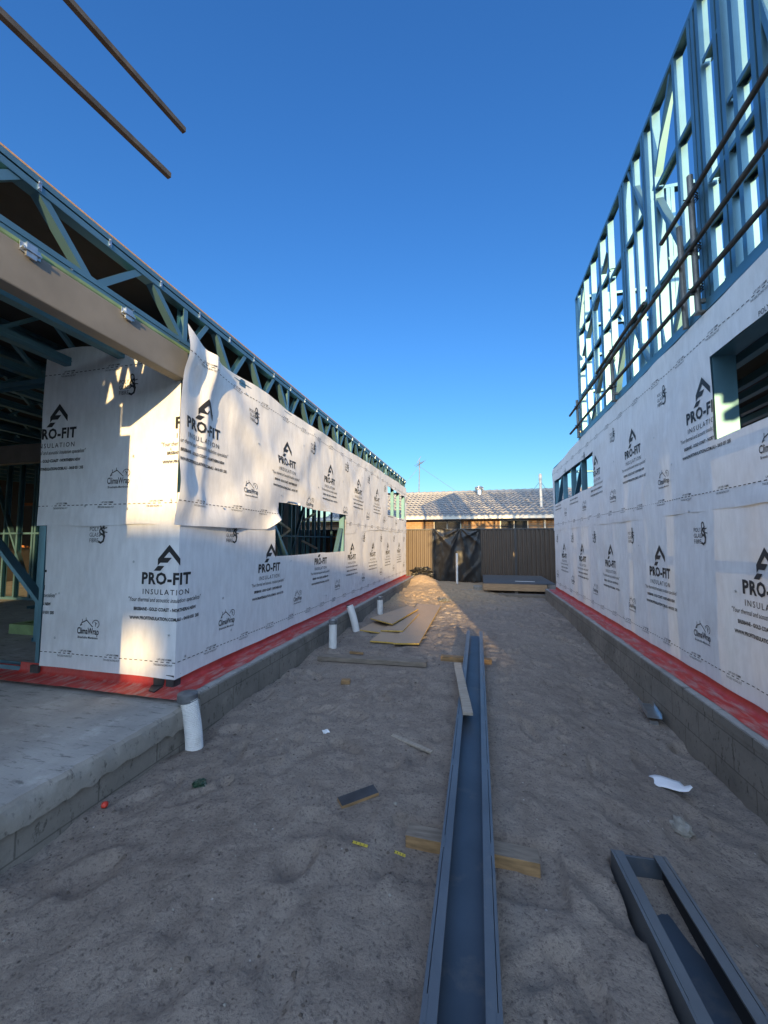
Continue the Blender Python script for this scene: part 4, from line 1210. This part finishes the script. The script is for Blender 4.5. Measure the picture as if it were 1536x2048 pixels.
mb = MB(); vs = []
nx_, nz_ = 80, 80
for i in range(nx_ + 1):
    for j in range(nz_ + 1):
        u = i / nx_; t = j / nz_
        x = -1.50 + 1.57 * u + .03 * nz(t * 3, 2) * (u > .9)
        z = .13 + .05 * nz(u * 4, 1) + (1.735 + .018 * abs(math.sin(u * math.pi * 2)) - .035) * t
        d = 0
        # folds hanging from the fixing points along the top
        for (cu, ct, k, am, ph) in ((.02, 1.0, 7, .05, .4), (.58, 1.02, 9, .06, 1.0), (.98, .98, 7, .05, 2.2)):
            ang = math.atan2(t - ct, u - cu); rr = math.hypot(u - cu, t - ct)
            d += am * (.5 + .5 * math.sin(ang * k + ph + .5 * nz(u * 1.5, t * 1.5, ph))) ** 4 * math.exp(-rr * 2.2) * min(1, rr * 5)
        d += .03 * nz(u * 3.2, t * 1.1, 2) + .014 * nz(u * 7, t * 3, 5) + .006 * nz(u * 15, t * 9, 8) + .04 * (1 - t) ** 3 * (.6 + nz(u * 4, 3))
        d += .02 * max(0, math.sin((u * 1.2 - t * .8) * 9 + nz(u * 2, t * 2, 4) * 2)) ** 3 * (1 - t)
        vs.append((x, YF - .055 - max(-.02, d), z))
mb.add(vs, [(i * (nz_ + 1) + j, (i + 1) * (nz_ + 1) + j, (i + 1) * (nz_ + 1) + j + 1, i * (nz_ + 1) + j + 1) for i in range(nx_) for j in range(nz_)])
tag(mb.build("plastic_sheet", M['black'], None, smooth=True), "black plastic sheet hanging creased over the fence", "plastic sheet")
crumple("plastic_bundle", "crumpled bundle of black plastic on the sand mound at the fence", "plastic bundle", (-1.86, 12.78, .40), (.34, .16, .14), M['black'], 3, sub=5, rough=.9)

deck = thing("low_platform", "low grey platform with a pine front edge in front of the fence", "platform", (.9, 11.8, .05))
for k in range(12):
    y0 = 10.66 + k * .2
    mb = MB(); mb.box((.11, y0, .328), (1.9, y0 + .196, .348 + .002 * (k % 3))); mb.build("deck_board", M['deck'], deck)
mb = MB(); mb.box((.10, 10.60, .155), (1.68, 10.645, .325)); mb.build("fascia_board", M['pine'], deck, bevel=.004)
mb = MB()
for x in (.13, .9, 1.7): mb.box((x, 10.65, .05), (x + .07, 13.0, .326))
mb.build("bearer", M['timber'], deck)
plank("timber_sleeper", "grey timber sleeper lying below the front edge of the low platform", "timber", (1.05, 10.38, -.02), 1.15, .16, .13, R(1), M['timber'])
mb = MB(); mb.box((-.16, 11.05, .02), (.08, 11.35, .20)); tag(mb.build("concrete_block", M['stone'], None, bevel=.01), "pale concrete block beside the left end of the low platform", "block")
plank("timber_offcut", "pale strip of timber on the sand in front of the concrete block", "timber", (-.22, 10.9, .09), .52, .06, .035, R(-5), M['pinegrey'])
plank("cover_strip", "thin white strip lying on the grey platform", "strip", (1.2, 11.1, .353), .5, .03, .012, R(0), M['pvc'])

# ------------------------------------------------------------------ neighbour house beyond the fence
nh = thing("brick_house", "low brick house with a grey tiled roof beyond the fence", "house", (0, 20, 0))
mb = MB()
for a, b_ in ((-10, -1.87), (-.70, .86), (1.99, 10)): mb.box((a, 16.5, 0), (b_, 16.7, 2.34))
mb.box((-1.87, 16.5, 0), (-.70, 16.7, 1.2)); mb.box((.86, 16.5, 0), (1.99, 16.7, 1.2))
mb.build("wall", M['brick'], nh)
for a, b_ in ((-1.86, -.71), (.87, 1.98)):
    mb = MB()
    mid = (a + b_) / 2
    for xx in (a, mid - .02, b_ - .04): mb.box((xx, 16.53, 1.2), (xx + .04, 16.6, 2.31))
    mb.box((a + .04, 16.53, 2.27), (b_ - .04, 16.6, 2.31)); mb.box((a + .04, 16.53, 1.2), (b_ - .04, 16.6, 1.24))
    wn = mb.build("window", M['cream'], nh)
    mb = MB(); mb.box((a + .04, 16.57, 1.24), (b_ - .04, 16.58, 2.27)); mb.build("pane", M['glass'], wn)
    mb = MB()
    x0, x1 = (a + .06, mid - .04)
    for k in range(-12, 14):
        xa = x0 + k * .06
        for sg in (1, -1):
            pa = (xa, 1.3) if sg > 0 else (xa, 2.25); pb = (xa + .95, 2.25) if sg > 0 else (xa + .95, 1.3)
            # clip to the screen's width
            def cl(p, q):
                pts_ = []
                for t in (0, 1):
                    pts_.append((p[0] + (q[0] - p[0]) * t, p[1] + (q[1] - p[1]) * t))
                (ax, az), (bx, bz) = pts_
                if bx <= x0 or ax >= x1: return None
                if ax < x0: az += (bz - az) * (x0 - ax) / (bx - ax); ax = x0
                if bx > x1: bz = az + (bz - az) * (x1 - ax) / (bx - ax); bx = x1
                return (ax, az), (bx, bz)
            r_ = cl(pa, pb)
            if r_ and abs(r_[1][0] - r_[0][0]) > .01: mb.bar((r_[0][0], 16.55, r_[0][1]), (r_[1][0], 16.55, r_[1][1]), .008, .006, (0, 1, 0))
    mb.build("security_grille", M['fencepost'], wn)
mb = MB()
mb.box((-10.3, 15.98, 2.44), (10.3, 16.08, 2.50)); mb.box((-10.3, 15.985, 2.345), (10.3, 16.0, 2.44)); mb.box((-10.3, 16.0, 2.345), (10.3, 16.09, 2.36))
mb.build("gutter", M['cream'], nh, bevel=.01)
mb = MB(); mb.box((-10.2, 16.1, 2.345), (10.2, 16.13, 2.46)); mb.box((-10.2, 16.13, 2.35), (10.2, 16.5, 2.36)); mb.build("eave", M['cream'], nh)
# roof: wavy concrete tiles in stepped courses
mb = MB(); vs = []
nc = 11; y0, y1, z0, z1 = 16.0, 20.0, 2.48, 3.92
xs_ = np.arange(-6.6, 6.601, .035)
rows = []
for c in range(nc):
    q0, q1 = c / nc, (c + 1) / nc
    ya, za = y0 + (y1 - y0) * q0, z0 + (z1 - z0) * q0
    yb, zb_ = y0 + (y1 - y0) * q1, z0 + (z1 - z0) * q1
    rows += [(ya + .05, za - .010, c, .004), (ya - .03, za + .000, c, .030), (ya - .03, za + .045, c, .034), (yb + .03, zb_ - .004, c, .034)]
for (yy, zz, c, am) in rows:
    for x in xs_:
        ph = (x / .21) * 2 * math.pi
        wv = math.sin(ph) if math.sin(ph) > -.3 else -.3 + .35 * (math.sin(ph) + .3)
        vs.append((x, yy, zz + am * wv + .004 * nz(x * 2, c)))
n = len(xs_)
mb.add(vs, [(i * n + k, i * n + k + 1, (i + 1) * n + k + 1, (i + 1) * n + k) for i in range(len(rows) - 1) for k in range(n - 1)])
bk = [(-6.6, 24, 2.48), (6.6, 24, 2.48), (6.6, 20, 3.9), (-6.6, 20, 3.9)]
mb.add(bk, [(0, 1, 2, 3)])
mb.add([(-6.6, 16.0, 2.47), (-6.6, 24, 2.47), (-6.6, 20, 3.89), (6.6, 16.0, 2.47), (6.6, 24, 2.47), (6.6, 20, 3.89)], [(0, 1, 2), (3, 5, 4)])
roof = mb.build("roof", M['tile'], nh, smooth=True)
mb = MB()
x = -6.6
while x < 6.6:
    mb.tube([(x, 20.0, 3.905), (x + .34, 20.0, 3.925)], [.10, .115], 10); x += .33
mb.build("ridge_tiles", M['tile'], roof, smooth=True)
mb = MB()   # spinning roof vent
mb.tube([(.08, 19.6, 3.75), (.08, 19.6, 3.98)], .13, 16)
mb.tube([(.08, 19.6, 3.98), (.08, 19.6, 4.02), (.08, 19.6, 4.09), (.08, 19.6, 4.15), (.08, 19.6, 4.18)], [.15, .20, .22, .16, .05], 20)
for k in range(20):
    a = k * .314
    mb.bar((.08 + .2 * math.cos(a), 19.6 + .2 * math.sin(a), 4.0), (.08 + .19 * math.cos(a + .2), 19.6 + .19 * math.sin(a + .2), 4.14), .02, .02)
mb.build("roof_vent", M['galv'], roof, smooth=True)
mb = MB(); mb.tube([(2.56, 17.0, 2.75), (2.545, 17.0, 4.20)], .055, 12); mb.tube([(2.545, 17.0, 4.0), (2.545, 17.0, 4.22), (2.545, 17.0, 4.26)], [.065, .065, .03], 12)
fl = mb.build("flue", M['cream'], roof, smooth=True)
for p in ((2.0, 17.9, 3.2), (3.2, 17.9, 3.2)):
    mb = MB(); mb.tube([(2.545, 17.0, 3.95), p], .008, 6); mb.build("stay_wire", M['post'], fl)
mb = MB(); mb.tube([(2.58, 16.44, 0), (2.58, 16.44, 2.34)], .04, 10); mb.build("downpipe", M['cream'], nh, smooth=True)
ant = thing("roof_antenna", "thin television antenna mast rising from the roof behind the left house", "antenna", (-3.03, 20.1, 3.8))
mb = MB(); mb.tube([(-3.03, 20.1, 3.7), (-2.98, 20.1, 5.75)], .022, 8); mb.build("mast", M['post'], ant)
mb = MB(); mb.tube([(-3.2, 20.3, 5.45), (-2.72, 19.8, 5.58)], .012, 6)
for k in range(6):
    q = k / 5; cx, cy, cz = -3.15 + .4 * q, 20.25 - .4 * q, 5.47 + .1 * q
    mb.tube([(cx - .12, cy - .12, cz - .12 * (k % 2)), (cx + .12, cy + .12, cz + .14)], .008, 5)
mb.tube([(-3.12, 20.1, 5.6), (-2.9, 20.1, 5.95)], .01, 5)
mb.build("aerial_elements", M['post'], ant)
for p in ((-1.0, 20.0, 3.95), (-4.2, 20.0, 3.95)):
    mb = MB(); mb.tube([(-2.985, 20.1, 5.4), p], .007, 5); mb.build("stay_wire", M['post'], ant)

# ------------------------------------------------------------------ things inside the left house
mb = MB(); mb.tube([(-8.82, 6.0, .3), (-8.80, 6.0, 3.0)], .06, 12)
pr_ = tag(mb.build("acrow_prop", M['rust'], None, smooth=True), "rusty steel prop standing inside the left house", "prop")
mb = MB()
for z in (.9, 1.25, 1.75, 2.2): mb.tube([(-8.82, 6.0, z), (-8.82, 6.0, z + .05)], .085, 12)
mb.bar((-8.8, 6.0, 2.22), (-9.2, 5.9, 2.2), .05, .05); mb.bar((-8.8, 6.0, 1.3), (-9.3, 5.95, 1.36), .04, .04)
mb.build("collar", M['rust'], pr_, smooth=True)
mb = MB(); mb.box((-5.7, 3.62, .30), (-4.6, 3.72, .42)); mb.box((-5.7, 3.72, .30), (-5.6, 4.4, .42)); mb.box((-4.75, 3.72, .30), (-4.65, 4.4, .42))
tag(mb.build("steel_frame_offcut", M['green_steel'], None, bevel=.004), "green tinted steel frame piece lying on the slab inside the left house", "steel offcut")

# ------------------------------------------------------------------ houses across the street behind the camera: they throw the long evening shade
def street_house(label, x0, x1, h, hole=None):
    t = thing("rendered_house", label, "house", ((x0 + x1) / 2, -42, 0))
    mb = MB()
    if hole:
        ha, hb, za, zb = hole
        mb.box((x0, -44, 0), (x1, -40.21, 6.0)); mb.box((x0, -40.2, 0), (ha, -40, h)); mb.box((hb, -40.2, 0), (x1, -40, h)); mb.box((ha, -40.2, 0), (hb, -40, za)); mb.box((ha, -40.2, zb), (hb, -40, h))      # opening put in the parapet to let a patch of sun through
    else:
        mb.box((x0, -44, 0), (x1, -40, h))
    mb.build("wall", M['render'], t)
    mb = MB()
    if hole: mb.box((x0, -44, 6.001), (x1, -40.21, 6.15)); mb.box((x0 - .1, -40.25, h + .001), (x1 + .1, -39.9, h + .2))
    else: mb.box((x0 - .2, -44.2, h + .001), (x1 + .1, -39.9, h + .2))
    mb.build("roof", M['tile'], t)
street_house("flat roofed rendered house across the street, tall", 2.0, 9.9, 7.9, (7.24, 7.54, 6.86, 7.18))
street_house("flat roofed rendered house across the street, lower, at its right", 10.05, 40, 6.75)
street_house("flat roofed rendered house across the street, lower, at its left", -40, 1.8, 6.3)

# a tall unseen tree, added so its crown dapples the light on the far roof
tr = thing("dapple_tree", "tall unseen tree added behind the camera to dapple the light on the far roof", "tree", (16.2, -38, 0))
mb = MB(); mb.tube([(16.2, -38, -.2), (16.25, -38, 3), (16.1, -38.1, 6), (16.3, -38, 9.5), (16.2, -38, 12.5)], [.34, .26, .22, .14, .05], 10)
for k in range(9):
    a = k * 2.4; z = 6.5 + k * .6
    mb.tube([(16.2, -38, z), (16.2 + 1.3 * math.cos(a), -38 + 1.3 * math.sin(a), z + .9), (16.2 + 2.5 * math.cos(a), -38 + 2.5 * math.sin(a), z + 1.4)], [.09, .06, .02], 6)
mb.build("trunk", M['timber_brown'], tr, smooth=True)
mb = MB(); rg = random.Random(11)
for c in range(46):
    a = rg.uniform(0, 6.28); q = rg.uniform(.2, 1); zz = rg.uniform(8.6, 13.4)
    rad = 3.3 * math.sqrt(max(.05, 1 - ((zz - 10.8) / 3.2) ** 2)) * q
    cx, cy = 16.2 + rad * math.cos(a), -38 + rad * math.sin(a)
    for k in range(42):
        p = Vector((cx + rg.gauss(0, .42), cy + rg.gauss(0, .42), zz + rg.gauss(0, .34)))
        u = Vector((rg.gauss(0, 1), rg.gauss(0, 1), rg.gauss(0, 1))).normalized(); v = u.orthogonal().normalized()
        L = rg.uniform(.12, .24)
        mb.add([p - u * L, p + v * L * .4, p + u * L, p - v * L * .4], [(0, 1, 2, 3)])
mb.build("crown", M['leaf'], tr)
